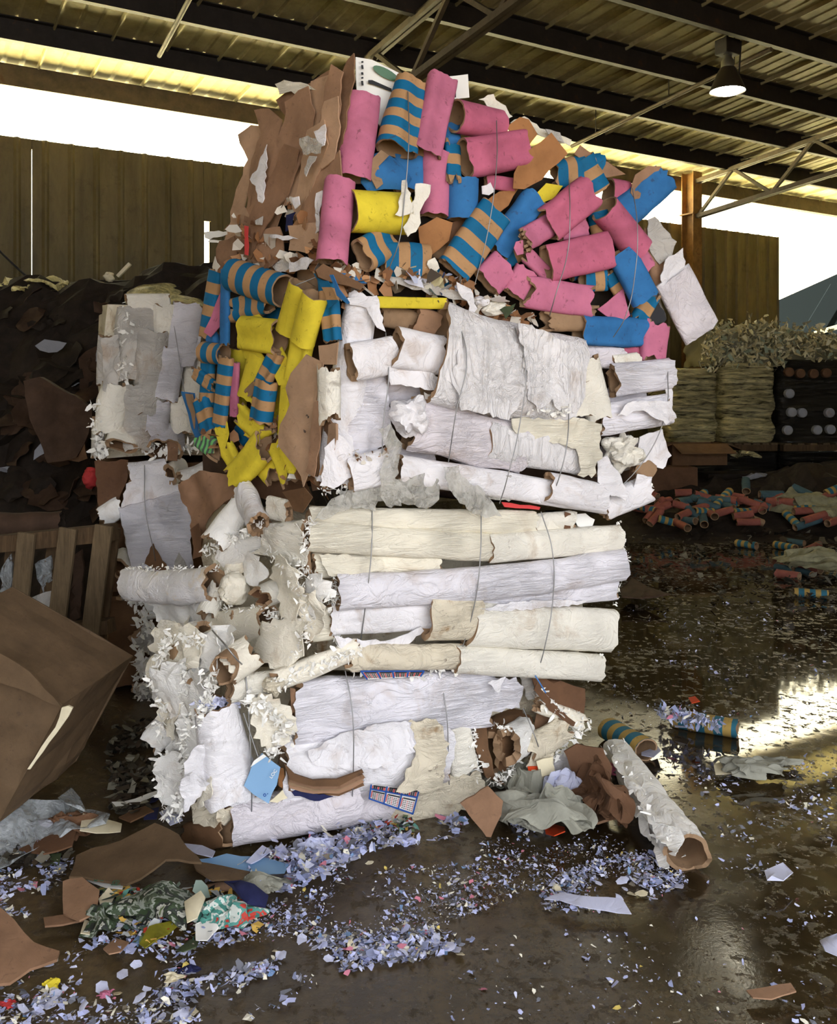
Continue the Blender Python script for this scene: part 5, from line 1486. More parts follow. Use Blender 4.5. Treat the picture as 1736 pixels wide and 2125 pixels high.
for i, (u, v, r, sx) in enumerate([(95, 590, .30, 1.0), (40, 596, .26, 1.2), (135, 585, .14, 1), (70, 600, .2, 1.4), (10, 604, .24, 1.3), (110, 604, .2, 1.2)]):
    c = at(u, v + 8, 8.2); c.z = max(c.z, left_h(c.x, c.y) + .02)
    tag(link('plastic_bag', crumple_mesh('b', c, r * .8, 80 + i, sx=sx, sz=.55, n=24), 'filmyellow', None, False), 'pale translucent plastic bag lying on top of the dark heap', 'plastic bag', 'plastic bags on top of the dark heap')
c = at(315, 610, 7.9)
tag(link('plastic_sheet', wad_mesh('b', c + V((0, .2, -.08)), .36, 95, sx=1.05, sz=.62, amp=.14, freq=1.4), 'filmyellow'), 'large domed yellowish plastic sheet on top of the heap behind the greyish bale', 'plastic sheet')
c = at(365, 622, 7.7)
tag(link('plastic_bag', wad_mesh('b', c + V((0, .1, -.06)), .22, 97, sx=1.3, sz=.5, amp=.2), 'filmyellow'), 'smaller yellowish plastic lump sloping down beside the domed plastic sheet', 'plastic bag')
mb = MB(); mb.bar(at(244, 574, 7.9), at(270, 547, 7.9), .035, .03)
tag(mb.build('wood_stick', 'creamboard', bevel=.004), 'short pale stick poking up from the top of the heap', 'stick')
tag(link('crumpled_paper', wad_mesh('b', at(226, 575, 7.9), .05, 98), 'creamboard'), 'crumpled cream paper beside the pale stick on the heap', 'paper')
# cable in front of the wall
tag(add_wire(None, [at(-10, 512, 9.5), at(40, 560, 9.4), at(75, 590, 9.3)], .012, 'ink', 'steel_cable'), 'thin dark cable slanting down in front of the wall to the heap', 'cable')


# ------------------------------------------------------------------ leaning pallet
PP = plane_at(4.35, -8)
pal = thing('wooden_pallet', V((PP(100, CV).x, PP(100, CV).y, 0)), 'weathered wooden pallet standing on edge against the heap', 'pallet')
def board_(par, face, a, b, wpx, th, mat, off, name='deck_board'):
    p, q = face(*a, off), face(*b, off); w = wpx * p.y / FPX
    ax = (q - p).normalized(); side = ax.cross(face.n).normalized()
    mb = MB(); mb.box((p + q) / 2, (q - p) / 2, side * w / 2, face.n * th / 2)
    return mb.build(name, mat, par, .003)
for a, b in (((-66, 1118), (-90, 1420)), ((56, 1106), (22, 1440)), ((142, 1096), (96, 1470)), ((216, 1090), (160, 1530))):
    board_(pal, PP, a, b, 38, .022, 'palletwood', .0)
for a, b in (((30, 1110), (-10, 1480)), ((236, 1094), (176, 1545)), ((118, 1100), (60, 1480))):
    board_(pal, PP, a, b, 30, .02, 'palletwood2', -.13)
for a, b, w in (((-140, 1142), (238, 1104), 34), ((-140, 1335), (232, 1298), 28), ((-140, 1585), (208, 1526), 30)):
    board_(pal, PP, a, b, w, .09, 'palletwood2', -.065, 'stringer')
# white rubbish behind the pallet
for i, (pts, m) in enumerate([([(0, 1180), (20, 1150), (30, 1200), (10, 1290), (0, 1290)], 'filmwhite'), ([(72, 1170), (110, 1150), (112, 1220), (92, 1230), (80, 1200)], 'filmwhite'), ([(64, 1240), (110, 1225), (106, 1300), (56, 1305)], 'greywhite'), ([(155, 1150), (172, 1140), (170, 1280), (148, 1290)], 'darkcard2')]):
    flat_thing('rubbish_bag' if m != 'darkcard2' else 'bent_cardboard', pts, 4.75, m, ('grey plastic bag behind the pallet boards at the frame edge', 'grey plastic bag behind the gap between two pallet boards', 'white bucket-like sheet behind the pallet boards', 'dark bent card behind the pallet')[i], ('plastic bag', 'plastic bag', 'paper', 'cardboard')[i], 0, .02, .06, .03)
o = tag(add_tube(None, plane_at(4.9), (-60, 1095), (130, 1090), 60, 'darkcard2', 0, 0, inner='darkcard', flat=.6, name='crushed_carton', amp=.1), 'dark brown carton lying on top behind the pallet', 'carton')
# ------------------------------------------------------------------ tipped brown carton in front of it
bx = thing('cardboard_box', V((at(0, 1500, 3.5).x, 3.5, .0)), 'large tipped brown cardboard box with a torn pale edge leaning by the pallet', 'cardboard box')
A, B, Cc, Dd = at(-150, 1300, 3.45), at(130, 1462, 3.42), at(-6, 1712, 3.36), at(-300, 1560, 3.4)
dv = V((.13, .42, .06))
def slab(name, pts, th, mat, par, amp=.006, cuts=6):
    a, b, c, d = pts; n = (b - a).cross(d - a).normalized() * th
    bm = bmesh.new(); vv = [bm.verts.new(p) for p in (a, b, c, d)] + [bm.verts.new(p + n) for p in (a, b, c, d)]
    for q in ((3, 2, 1, 0), (4, 5, 6, 7), (0, 1, 5, 4), (1, 2, 6, 5), (2, 3, 7, 6), (3, 0, 4, 7)): bm.faces.new([vv[i] for i in q])
    bmesh.ops.recalc_face_normals(bm, faces=bm.faces); bmesh.ops.subdivide_edges(bm, edges=bm.edges, cuts=cuts, use_grid_fill=True)
    for v in bm.verts: v.co += n.normalized() * amp * 3 * fbm(v.co * 5, 3)
    return link(name, from_bm(bm, name), mat, par, False)
slab('front_panel', (A, B, Cc, Dd), .012, 'boxcard', bx)
slab('side_panel', (B, B + dv, Cc + dv, Cc), .012, 'boxcard', bx)
slab('top_panel', (A, A + dv, B + dv, B), .012, 'boxcard', bx)
slab('back_panel', (A + dv, B + dv, Cc + dv, Dd + dv), .01, 'boxcard', bx)
slab('bottom_panel', (Cc, Cc + dv, Dd + dv, Dd), .01, 'boxcard', bx)
E = lambda t: B.lerp(Cc, t)
fcb = plane_at(3.36); 
add_sheet(bx, fcb, [(128, 1470), (142, 1464), (150, 1470), (128, 1505), (100, 1545), (60, 1600), (55, 1598), (84, 1552), (112, 1510), (122, 1490)], 'creamboard', .0, name='torn_edge', amp=.012, thick=.01, label='torn pale corrugated edge')
add_sheet(bx, fcb, [(-40, 1350), (0, 1356), (60, 1395), (126, 1465), (110, 1462), (40, 1430), (-40, 1400)], 'boxcard', .005, name='top_flap', amp=.01, thick=.006)
for i, (pts, y, m) in enumerate([([(0, 1290), (70, 1310), (190, 1378), (205, 1388), (196, 1400), (172, 1460), (120, 1618), (-20, 1618), (0, 1330)], 3.95, 'darkcard2'), ([(60, 1345), (150, 1380), (200, 1396), (196, 1420), (178, 1450), (140, 1420), (90, 1380)], 3.9, 'darkcard2'), ([(130, 1420), (170, 1400), (176, 1380), (190, 1420), (160, 1470), (140, 1465)], 3.85, 'kraftdark'), ([(150, 1500), (190, 1430), (196, 1438), (150, 1530), (100, 1600), (96, 1590)], 3.9, 'darkcard2')]):
    flat_thing('flattened_carton', pts, y, m, ('long dark flattened carton between the pallet and the tipped box', 'dark flattened carton folded against the top of the tipped box', 'small crumpled brown carton piece at the tipped box corner', 'narrow dark carton strip along the edge of the tipped box')[i], 'carton', 0, .015, .02)
flat_thing('cardboard_sheet', [(90, 1550), (124, 1520), (126, 1620), (100, 1600)], 4.2, 'darkcard2', 'dark card standing under the bottom of the pallet', 'cardboard', 0, .01)
# ------------------------------------------------------------------ wrapped pallets and bales on the far right
WY = 13.2
def wrapped(u0, u1, v0, v1, y, depth, mat, label, sd, base=True, yaw=.12):
    a = at(u0, v1, y); b = at(u1, v1, y); zt = at(u0, v0, y).z; zb = max(a.z, .0)
    x = V((math.cos(yaw), math.sin(yaw), 0)); yv = V((-x.y, x.x, 0)); w = (b.x - a.x) * .97 / x.x
    t = thing('wrapped_pallet', a + x * w / 2 + yv * depth / 2 + V((0, 0, zb - a.z)), label, 'wrapped pallet', 'stretch-wrapped pallets stacked by the wall')
    o = V((a.x, a.y, zb)); z0 = zb + (.13 if base else 0)
    bm = bmesh.new(); bmesh.ops.create_grid(bm, x_segments=1, y_segments=1, size=.5); bm.free()
    nx, nz = 28, 44; vs = []; fs = []
    per = [(i / 10, 0) for i in range(10)] + [(1, i / 10) for i in range(10)] + [(1 - i / 10, 1) for i in range(10)] + [(0, 1 - i / 10) for i in range(10)]
    n = len(per)
    for k in range(nz + 1):
        z = z0 + (zt - z0) * k / nz
        for (p, q) in per:
            cx, cy = p - .5, q - .5
            lay = .035 * math.sin(6.0 * (z - z0) / (zt - z0) * PI + sd) + .05 * noise.noise(V((p * 2, q * 2, z * 5 + sd * 7))) + .02 * noise.noise(V((p * 3, q * 3 + sd, z * 26)))
            e = 1 + lay / .5 * .6
            rnd = 1 - .10 * (abs(2 * cx) ** 6 * abs(2 * cy) ** 6)
            if k in (0, nz): e *= .95
            vs.append(o + x * w * (.5 + cx * e * rnd) + yv * depth * (.5 + cy * e * rnd) + V((0, 0, z - zb)))
    for k in range(nz):
        for i in range(n):
            j = (i + 1) % n; fs.append((k * n + i, k * n + j, (k + 1) * n + j, (k + 1) * n + i))
    fs.append(tuple(range(nz * n, nz * n + n)))
    link('wrapped_load', pyd('wrapped_load', vs, fs), mat, t)
    if base:
        mb = MB()
        for q in (.06, .5, .94): mb.box(o + x * w * .5 + yv * depth * q + V((0, 0, .055)), x * w * .5, yv * .05, V((0, 0, .045)))
        mb.build('stringer', 'palletwood2', t)
        mb = MB()
        for q in range(6): mb.box(o + x * w * (.06 + .88 * q / 5) + yv * depth * .5 + V((0, 0, .112)), x * .05, yv * depth * .5, V((0, 0, .012)))
        mb.build('deck', 'palletwood', t)
    return t
def wrapmat(name, rgb, dark):
    t = NT(name); mp = t.n('Mapping'); mp.inputs['Scale'].default_value = (1.2, 1.2, 9); t.l(t.tc.outputs['Object'], mp.inputs['Vector'])
    f = t.noise(2.4, 6, .7, .6, mp.outputs[0])
    col = t.ramp(f, [(.35, s2l(dark)), (.6, s2l(rgb))])
    f2 = t.noise(1.6, 3, .6, 1.0); t.bump(t.math('ADD', f, t.math('MULTIPLY', f2, 1.5)), 1.0, .12); t.done(col, .2, 1.0)
wrapmat('wrapsheen', (250, 236, 176), (58, 50, 30)); wrapmat('wrapdark', (58, 54, 46), (26, 24, 22))  # pale gold streaks between dark bands paint golden sheen on the first film
vg = CV + CAMZ * FPX / WY
wrapped(1386, 1500, 938, vg, WY, 1.1, 'wrapdark', 'dark lower pallet load beneath the shiny wrapped pallet nearest the bale stack', 1)
wrapped(1505, 1628, 938, vg, WY, 1.1, 'wrapdark', 'dark lower pallet load beneath the middle shiny wrapped pallet', 2)
wrapped(1632, 1790, 938, vg, WY, 1.1, 'wrapdark', 'dark lower pallet load beneath the dull grey pallet at the frame edge', 3)
wrapped(1390, 1502, 764, 938, WY, 1.0, 'wrapsheen', 'shiny stretch-wrapped pallet load nearest the bale stack, upper tier', 4)
wrapped(1506, 1622, 752, 938, WY - .15, 1.0, 'wrapsheen', 'tallest shiny stretch-wrapped pallet load, upper tier in the middle', 5)
t = wrapped(1626, 1790, 746, 938, WY - .1, 1.0, 'wrapdark', 'dull dark pallet load of white-capped cans, upper tier at the frame edge', 6)
rr = random.Random(9)
for r_ in range(4):
    for c_ in range(4):
        if rr.random() < .25: continue
        p = at(1640 + c_ * 27 + rr.uniform(-5, 5), 775 + r_ * 40 + rr.uniform(-4, 4), WY - .16); mb = MB(); mb.rod(p, p + V((0, .1, 0)), .07, 12); mb.build('can_end', 'shredgrey' if r_ else 'rust', t, .03)
rr2 = random.Random(4)
p = at(1590, CV, WY + .5)
# bale of shredded paper on top
za = at(1500, 757, WY + .4).z; zb_ = at(1500, 690, WY + .4).z
sb_ = thing('shredded_bale', V((p.x, p.y, za)), 'bale of pale shredded paper on top of the wrapped pallets', 'bale')
a = at(1480, CV, WY + .05); b = at(1760, CV, WY + .4)
prism('shredded_paper', [V((a.x, a.y, 0)), V((b.x, b.y, 0)), V((b.x - .1, b.y + 1.0, 0)), V((a.x - .1, a.y + 1.0, 0))], [za] * 4, [zb_ - .0, zb_ - .05, zb_, zb_], 'shredbale', sb_, amp=.12, freq=4, cuts=10, sd=21)
for (u0, v0), (u1, v1) in (((1482, 690), (1480, 750)), ((1500, 685), (1600, 680)), ((1490, 720), (1620, 715)), ((1490, 745), (1620, 745)), ((1600, 685), (1740, 700)), ((1620, 715), (1740, 730))):
    o = link('loose_shreds', fringe_mesh('s', [at(u0 + (u1 - u0) * i / 7, v0 + (v1 - v0) * i / 7, WY) for i in range(8)], .10, 260, (0, -1, 0), R.randrange(9999), 1.4, .8), 'shredbale', sb_, False); o['kind'] = 'stuff'
# cartons in front of the wrapped pallets
def carton(u0, u1, v0, v1, y, d, mat, label, flaps=False, yaw=.1):
    a = at(u0, v1, y); b = at(u1, v1, y); zt = at(u0, v0, y).z; zb = max(0, a.z); w = (b - a).length
    x = V((math.cos(yaw), math.sin(yaw), 0)); yv = V((-x.y, x.x, 0)); o = V((a.x, a.y, zb)); h = V((0, 0, zt - zb))
    t = thing('carton', o + x * w / 2 + yv * d / 2, label, 'carton')
    mb = MB(); c = o + x * w / 2 + yv * d / 2 + h / 2
    for sx in (-1, 1): mb.box(c + x * sx * w / 2, x * .005, yv * d / 2, h / 2)
    for sy in (-1, 1): mb.box(c + yv * sy * d / 2, x * w / 2, yv * .005, h / 2)
    mb.box(c - h / 2 + V((0, 0, .006)), x * w / 2, yv * d / 2, V((0, 0, .005)))
    if not flaps: mb.box(c + h / 2, x * w / 2, yv * d / 2, V((0, 0, .005)))
    mb.build('body', mat, t)
    if flaps:
        for (c0, e, fo) in ((o + h + x * w / 2, x * w / 2, -yv), (o + h + yv * d / 2, yv * d / 2, -x), (o + h + x * w + yv * d / 2, yv * d / 2, x)):
            dirn = (fo + V((0, 0, -.35))).normalized() * .16
            mb = MB(); mb.box(c0 + dirn, e, dirn, V((0, 0, .004))); mb.build('flap', mat, t)
    return t
carton(1395, 1512, 922, 966, 12.0, .5, 'kraftdark', 'open carton with splayed flaps in front of the wrapped pallets', True)
carton(1290, 1452, 972, 1100, 11.6, .6, 'rust', 'dark red-brown carton low beside the bale stack and under the open carton', False)
carton(1470, 1600, 985, 1090, 12.2, .5, 'darkcard', 'dark carton behind the heap of cardboard tubes', False)
for i, (u, v, r) in enumerate([(1545, 945, .14), (1570, 995, .16), (1630, 1000, .18), (1668, 1000, .15), (1690, 975, .14), (1700, 1010, .2)]):
    tag(link('crumpled_plastic', crumple_mesh('b', at(u, v, 12.1), r, 300 + i, sz=.7, sx=1.2), 'shredgrey' if i else 'wrapsheen', None, False), ('crumpled shiny wrap lying beside the open carton', 'pale grey crumpled plastic lump in the dark low pile by the wrapped pallets')[min(i, 1)], 'plastic', None if not i else 'grey plastic lumps in the low pile')
# low heap under the tubes
def right_h(x, y):
    return (.50 * smooth(2.0, 3.0, x) + .25 * smooth(4.2, 5.2, x)) * smooth(10.2, 11.9, y) * smooth(12.9, 12.3, y) * smooth(10.0, 7.5, x)
heap('scrap_heap', 1.8, 10, 10.2, 13.0, right_h, 'darkcard', 'low dark heap of cardboard and paper scrap in front of the wrapped pallets', 'scrap heap', res=.12, amp=.12, sd=8)
def on_right(u, v):
    d = ray(u, v); y = 9.5
    while y < 12.9:
        q = EYE + d * y
        if q.z <= right_h(q.x, q.y) + .02: return q
        y += .02
    return EYE + d * 11.5
def floor_tube(p0, p1, w, mat, label, group, name='cardboard_tube', z=None, y=None, flat=.9, sd=None, cat='tube', **kw):
    """loose tube resting on the floor (or on the low heap) between two photo points"""
    sd = R.randrange(10 ** 6) if sd is None else sd
    def place(u, v):
        q = gr(u, v)
        if y: q = on_right(u, v) + V((0, -.01, .07 + .10 * rr2.random()))
        return q
    a, b = place(*p0), place(*p1); d = (a.y + b.y) / 2; W = w * d / FPX
    if not y:
        a = gr(p0[0], p0[1], W * flat / 2 + (z or 0)); b = gr(p1[0], p1[1], W * flat / 2 + (z or 0))
    k = dict(amp=.04, seg=22, rag=.006, sq=2.1); k.update(kw)
    o = tube3(None, a, b, W, W * flat, V((0, 0, 1)), mat, 'kraft', True, name, None, sd, **k)
    return tag(o, label, cat, group)
TB = [((1339, 1094), (1375, 1064), 'fadedred'), ((1347, 1102), (1370, 1090), 'fadedred'), ((1364, 1100), (1404, 1100), 'stripedfaded'), ((1398, 1098), (1426, 1120), 'fadedred'), ((1405, 1096), (1428, 1088), 'fadedred'), ((1418, 1074), (1448, 1092), 'fadedblue'), ((1457, 1082), (1460, 1118), 'fadedblue'), ((1467, 1074), (1482, 1100), 'fadedred'), ((1477, 1070), (1513, 1044), 'stripedfaded'), ((1546, 1020), (1547, 1046), 'fadedblue'), ((1520, 1094), (1560, 1094), 'fadedred'), ((1573, 1058), (1581, 1084), 'fadedred'), ((1615, 1058), (1648, 1070), 'fadedred'), ((1645, 1087), (1700, 1079), 'fadedred'), ((1628, 1086), (1656, 1104), 'stripedfaded'), ((1648, 1108), (1700, 1100), 'fadedblue'), ((1590, 1060), (1612, 1068), 'fadedred'), ((1560, 1100), (1582, 1100), 'kraft'), ((1712, 1042), (1740, 1036), 'stripedfaded'), ((1700, 1098), (1740, 1094), 'fadedred'), ((1715, 1114), (1740, 1106), 'fadedred'), ((1500, 1060), (1520, 1076), 'fadedblue'), ((1440, 1056), (1462, 1046), 'stripedfaded'), ((1580, 1048), (1610, 1050), 'fadedblue'), ((1530, 1060), (1552, 1066), 'fadedred'), ((1680, 1062), (1716, 1066), 'stripedfaded')]
CN = {'fadedred': 'faded red cardboard tube', 'fadedblue': 'grey-blue cardboard tube', 'stripedfaded': 'blue and tan striped tube', 'kraft': 'bare brown tube'}
for i in range(34):
    u, v = rr2.uniform(1320, 1730), rr2.uniform(1040, 1105); a_ = rr2.uniform(-.9, .9); L_ = rr2.uniform(16, 26)
    TB.append(((u - L_ * math.cos(a_), v + L_ * .5 * math.sin(a_)), (u + L_ * math.cos(a_), v - L_ * .5 * math.sin(a_)), rr2.choice(['fadedred', 'fadedred', 'fadedblue', 'stripedfaded', 'fadedblue'])))
for p0, p1, m in TB:
    floor_tube(p0, p1, 17, m, CN[m] + ' in the jumble of tubes before the wrapped pallets', CN[m] + 's in the far jumble', y=11.2 if max(p0[1], p1[1]) < 1085 else 10.75)
for p0, p1, m, w, lab in [((1528, 1127), (1569, 1133), 'stripedfaded', 17, 'striped tube lying on the bare floor nearest the jumble, beside another like it'), ((1608, 1130), (1650, 1138), 'stripedfaded', 17, 'striped tube on the floor edge below the long grey-blue tube'), ((1652, 1151), (1698, 1130), 'fadedred', 15, 'slanting faded red tube at the near edge of the jumble'), ((1625, 1122), (1668, 1128), 'fadedblue', 15, 'dark blue tube behind the slanting faded red tube'), ((1608, 1176), (1645, 1182), 'fadedblue', 15, 'grey-blue tube touching the back of the nearest orange-red tube'), ((1611, 1190), (1658, 1197), 'fadedred', 21, 'nearest orange-red tube with its open end facing us'), ((1660, 1174), (1702, 1183), 'fadedred', 19, 'orange-red tube just behind the nearest orange-red one'), ((1655, 1184), (1685, 1193), 'fadedblue', 15, 'small blue tube between the two orange-red tubes'), ((1648, 1229), (1718, 1234), 'stripedfaded', 20, 'flattened striped tube half under wet litter at the frame edge')]:
    floor_tube(p0, p1, w, m, lab, None)
tag(link('crumpled_plastic', crumple_mesh('b', gr(1700, 1165, .12), .26, 333, sx=1.5, sz=.5, layers=3), 'litterpale', None, False), 'crumpled pale plastic sheet behind the orange-red tubes', 'plastic')
tag(link('crumpled_paper', crumple_mesh('b', at(1680, 1045, 11.0), .3, 334, sx=1.4, sz=.6, layers=3), 'litterpale', None, False), 'heaped pale crumpled paper at the frame edge above the tubes', 'paper')
tag(link('crumpled_paper', crumple_mesh('b', at(1725, 1065, 10.8), .26, 335, sx=1.2, sz=.7, layers=3), 'litterpale', None, False), 'yellowish crumpled paper lump lower than the heaped pale paper', 'paper')
# ------------------------------------------------------------------ loose things on the floor
def gsheet(name, pts, mat, label, cat, z=.02, amp=.03, fold=0, thick=.005, jagged=2, res=14, slope=None, group=None, freq=5, step=24):
    fn = lambda u, v, off=0: gr(u, v, off)
    fn.n = V((0, 0, 1))
    o = add_sheet(None, fn, pts, mat, z, name=name, amp=amp, fold=fold, thick=thick, jagged=jagged, res=res, slope=slope, freq=freq, step=step)
    lo = min((o.matrix_world @ v.co).z if False else v.co.z + o.location.z for v in o.data.vertices)
    if lo < .001: o.location.z += .001 - lo
    return tag(o, label, cat, group)
floor_tube((1262, 1512), (1340, 1556), 54, 'stripedfaded', 'wet striped tube on the floor just behind the long white roll', None, flat=.8, amp=.06)
floor_tube((1398, 1490), (1530, 1512), 44, 'stripedfaded', 'wet blue and tan striped tube lying in the puddle with shredded paper on it', None, flat=.8, amp=.05)
o = floor_tube((1278, 1556), (1424, 1770), 72, 'fuzz', 'long torn white paper roll lying on the floor, hollow brown end towards us', None, 'paper_roll', cat='paper roll', amp=.08, rag=.018, seg=44, flat=.85, thick=.014, pleat=.06, sd=702, freq=8, rings=44, crease=.08, cfreq=10, rim='cream', taper=.25)
def Gu(u, v, off=0): return gr(u, v, off)
Gu.n = V((0, 0, 1))
for pts, of in (([(1268, 1545), (1296, 1556), (1318, 1596), (1342, 1640), (1320, 1652), (1296, 1622), (1272, 1582)], .115), ([(1306, 1610), (1350, 1640), (1384, 1690), (1404, 1728), (1372, 1722), (1336, 1680)], .125), ([(1300, 1640), (1326, 1650), (1345, 1690), (1350, 1742), (1330, 1720), (1312, 1680)], .07), ([(1340, 1690), (1380, 1690), (1420, 1740), (1400, 1768), (1362, 1730)], .13), ([(1345, 1725), (1375, 1750), (1388, 1800), (1368, 1790)], .05), ([(1340, 1600), (1372, 1650), (1410, 1690), (1400, 1700), (1360, 1660)], .10)):
    add_sheet(o, Gu, pts, 'fuzz', of, name='torn_paper', amp=.03, fold=.025, thick=.002, step=7, jagged=3.5, res=8)
for nm, pl, n in (('torn_edge', [gr(1272 + 130 * i / 12, 1560 + 190 * i / 12, .10) for i in range(13)], 80),):
    f_ = link(nm, fringe_mesh(nm, pl, .035, n, (-.3, -.6, .8), 5, 2.0), 'fringe', o, False); f_['kind'] = 'stuff'
tag(link('crumpled_card', crumple_mesh('b', gr(1266, 1602, .05), .06, 61, sx=.6, sy=.6), 'pinkdull', None, False), 'pink scrap between the brown bag and the long white roll', 'card scrap')
lf = plane_at(3.42, 12)
flat_thing('cardboard_piece', [(955, 1668), (1012, 1632), (1042, 1662), (1040, 1690), (1018, 1738), (1008, 1736)], 3.3, 'brown3', 'flat brown cardboard piece leaning against the foot of the bottom bale', 'cardboard', 8, .008, .006, jagged=1.5)
tag(link('paper_bag', crumple_mesh('b', gr(1248, 1655, .10), .17, 905, sx=.9, sy=1.0, sz=.9, layers=2, n=34), 'rust', None, False), 'crumpled brown paper bag lying between the bottom bale and the long white roll', 'bag')
flat_thing('bag_sheet', [(1170, 1560), (1198, 1548), (1250, 1552), (1270, 1590), (1262, 1640), (1215, 1625), (1192, 1612)], 3.75, 'rust', 'upright brown bag panel standing behind the crumpled brown paper bag', 'bag', 0, .01, .03)
gsheet('bent_cardboard', [(1202, 1615), (1230, 1625), (1290, 1690), (1310, 1695), (1302, 1710), (1240, 1700), (1225, 1680), (1212, 1650)], 'brown3', 'bent brown cardboard strip in front of the crumpled brown paper bag', 'cardboard', .06, .06, .02, .01)
gsheet('torn_card', [(1130, 1715), (1150, 1702), (1170, 1715), (1172, 1738), (1150, 1740), (1132, 1728)], 'orangered', 'bright orange-red torn card at the foot of the grey crumpled paper', 'card scrap', .05, .06, .03, .004)
gsheet('cardboard_sheet', [(1285, 1216), (1310, 1198), (1345, 1215), (1388, 1232), (1330, 1234), (1290, 1232)], 'darkcard2', 'dark bent cardboard sheet on the floor far behind the bales', 'cardboard', .12, .08, 0, .01)
tag(link('wet_paper', crumple_mesh('b', gr(1560, 1590, .05), .11, 62, sx=1.6, sz=.55), 'sagewad', None, False), 'wad of wet grey-green paper in the puddle', 'paper')
gsheet('newspaper_scrap', [(1480, 1590), (1500, 1584), (1540, 1596), (1580, 1606), (1570, 1612), (1520, 1608), (1484, 1606)], 'creamboard', 'curled strip of printed paper beside the wet grey-green paper', 'paper', .03, .02, .01, .002)
tag(link('wet_paper', crumple_mesh('b', gr(1618, 1580, .03), .06, 63, sx=1.6, sz=.5), 'sagewad', None, False), 'smaller wet paper scrap next to the wad of grey-green paper', 'paper')
tag(link('shredded_paper', fringe_mesh('s', [gr(1372 + 5.5 * i, 1476 + 1.2 * i, .05 + .03 * (i % 3)) for i in range(22)], .035, 260, (0, -1, 0), 88, .8), 'confetti', None, False), 'clump of shredded paper heaped against and on the puddle striped tube', 'shredded paper', None, 'stuff')
gsheet('torn_paper', [(1395, 1470), (1420, 1462), (1436, 1480), (1425, 1495), (1400, 1490)], 'shred', 'white torn paper at the end of the puddle striped tube', 'paper', .08, .06, .02, .002)
gsheet('torn_card', [(1428, 1452), (1440, 1448), (1452, 1462), (1434, 1464)], 'orangered', 'small red scrap on the shredded paper by the puddle tube', 'card scrap', .14, .02, 0, .003)
gsheet('torn_paper', [(1330, 1560), (1365, 1548), (1372, 1565), (1355, 1578), (1332, 1572)], 'shred', 'lilac-white torn paper in front of the wet striped tube', 'paper', .03, .04, .02, .002)
# in front of the bale at the left
gsheet('cardboard_sheet', [(158, 1748), (250, 1728), (322, 1708), (370, 1735), (408, 1778), (418, 1794), (345, 1786), (262, 1826), (200, 1812), (145, 1808)], 'boxcard', 'large buckled brown cardboard sheet lying before the bottom bale', 'cardboard', .10, .06, 0, .008, slope=(0, -.0004), res=18, freq=3)
gsheet('cardboard_sheet', [(-20, 1888), (30, 1910), (70, 1945), (122, 1958), (118, 1975), (62, 1998), (20, 2030), (-20, 2040)], 'brown3', 'brown cardboard sheet at the frame edge in the bottom corner', 'cardboard', .09, .04, 0, .008, slope=(0, -.0004), res=18, freq=3)
gsheet('cardboard_sheet', [(40, 1762), (100, 1735), (160, 1725), (150, 1760), (90, 1778)], 'rust', 'dark damp cardboard strip beside the large buckled sheet', 'cardboard', .04, .03, 0, .006)
gsheet('newspaper_scrap', [(165, 1730), (172, 1696), (210, 1700), (252, 1702), (250, 1725), (200, 1732)], 'creamboard', 'open newspaper page lying behind the large buckled sheet', 'newspaper', .06, .04, .015, .003)
tag(link('crumpled_paper', crumple_mesh('b', gr(140, 1712, .05), .09, 64, sx=1.2, sz=.7), 'rust', None, False), 'dark brown crumpled bag beside the open newspaper page', 'bag')
tag(link('crumpled_paper', crumple_mesh('b', gr(106, 1722, .04), .07, 65, sx=1.4, sz=.6), 'shredgrey', None, False), 'crumpled grey newsprint beside the dark brown crumpled bag', 'paper')
gsheet('cardboard_sheet', [(246, 1692), (300, 1675), (320, 1690), (270, 1708)], 'kraftdark', 'brown card strip at the foot of the bale side', 'cardboard', .05, .03, 0, .006)
gsheet('torn_paper', [(330, 1690), (365, 1682), (380, 1712), (352, 1722)], 'shred', 'bluish crumpled paper at the corner of the bottom bale', 'paper', .05, .05, .03, .002)
gsheet('torn_paper', [(300, 1690), (330, 1680), (325, 1705), (300, 1710)], 'navy', 'dark printed wrapper at the foot of the bale side', 'wrapper', .04, .03, .02, .002)
gsheet('torn_paper', [(290, 1645), (340, 1632), (345, 1640), (300, 1660), (285, 1655)], 'navy', 'navy blue printed sheet on the floor beside the bale side', 'paper', .03, .03, .01, .002)
gsheet('torn_paper', [(232, 1664), (280, 1655), (330, 1636), (330, 1644), (285, 1664), (240, 1672)], 'whiteprint', 'long white printed strip beside the navy blue sheet', 'paper', .05, .03, .01, .002)
gsheet('plastic_sheet', [(-20, 1700), (60, 1665), (130, 1650), (190, 1660), (230, 1680), (220, 1700), (150, 1708), (90, 1720), (20, 1765), (-20, 1780)], 'filmwhite', 'large grey plastic sheet spread in front of the tipped box', 'plastic sheet', .10, .10, .04, .002, res=11)
gsheet('plastic_sheet', [(120, 1650), (150, 1615), (165, 1640), (180, 1665), (140, 1665)], 'filmwhite', 'peaked grey plastic scrap behind the large plastic sheet', 'plastic sheet', .12, .10, .04, .002)
gsheet('torn_paper', [(381, 1740), (420, 1748), (448, 1770), (440, 1784), (410, 1772), (382, 1758)], 'shred', 'bluish white bent paper strip touching the bale corner', 'paper', .06, .04, .01, .003)
gsheet('torn_paper', [(510, 1782), (545, 1745), (562, 1758), (540, 1775), (520, 1786)], 'shred', 'folded white paper strip standing at the foot of the bottom bale', 'paper', .07, .03, .01, .003)
gsheet('torn_paper', [(570, 1762), (585, 1750), (598, 1770), (588, 1785), (572, 1776)], 'shred', 'white paper scrap beside the folded white strip', 'paper', .06, .04, .02, .002)
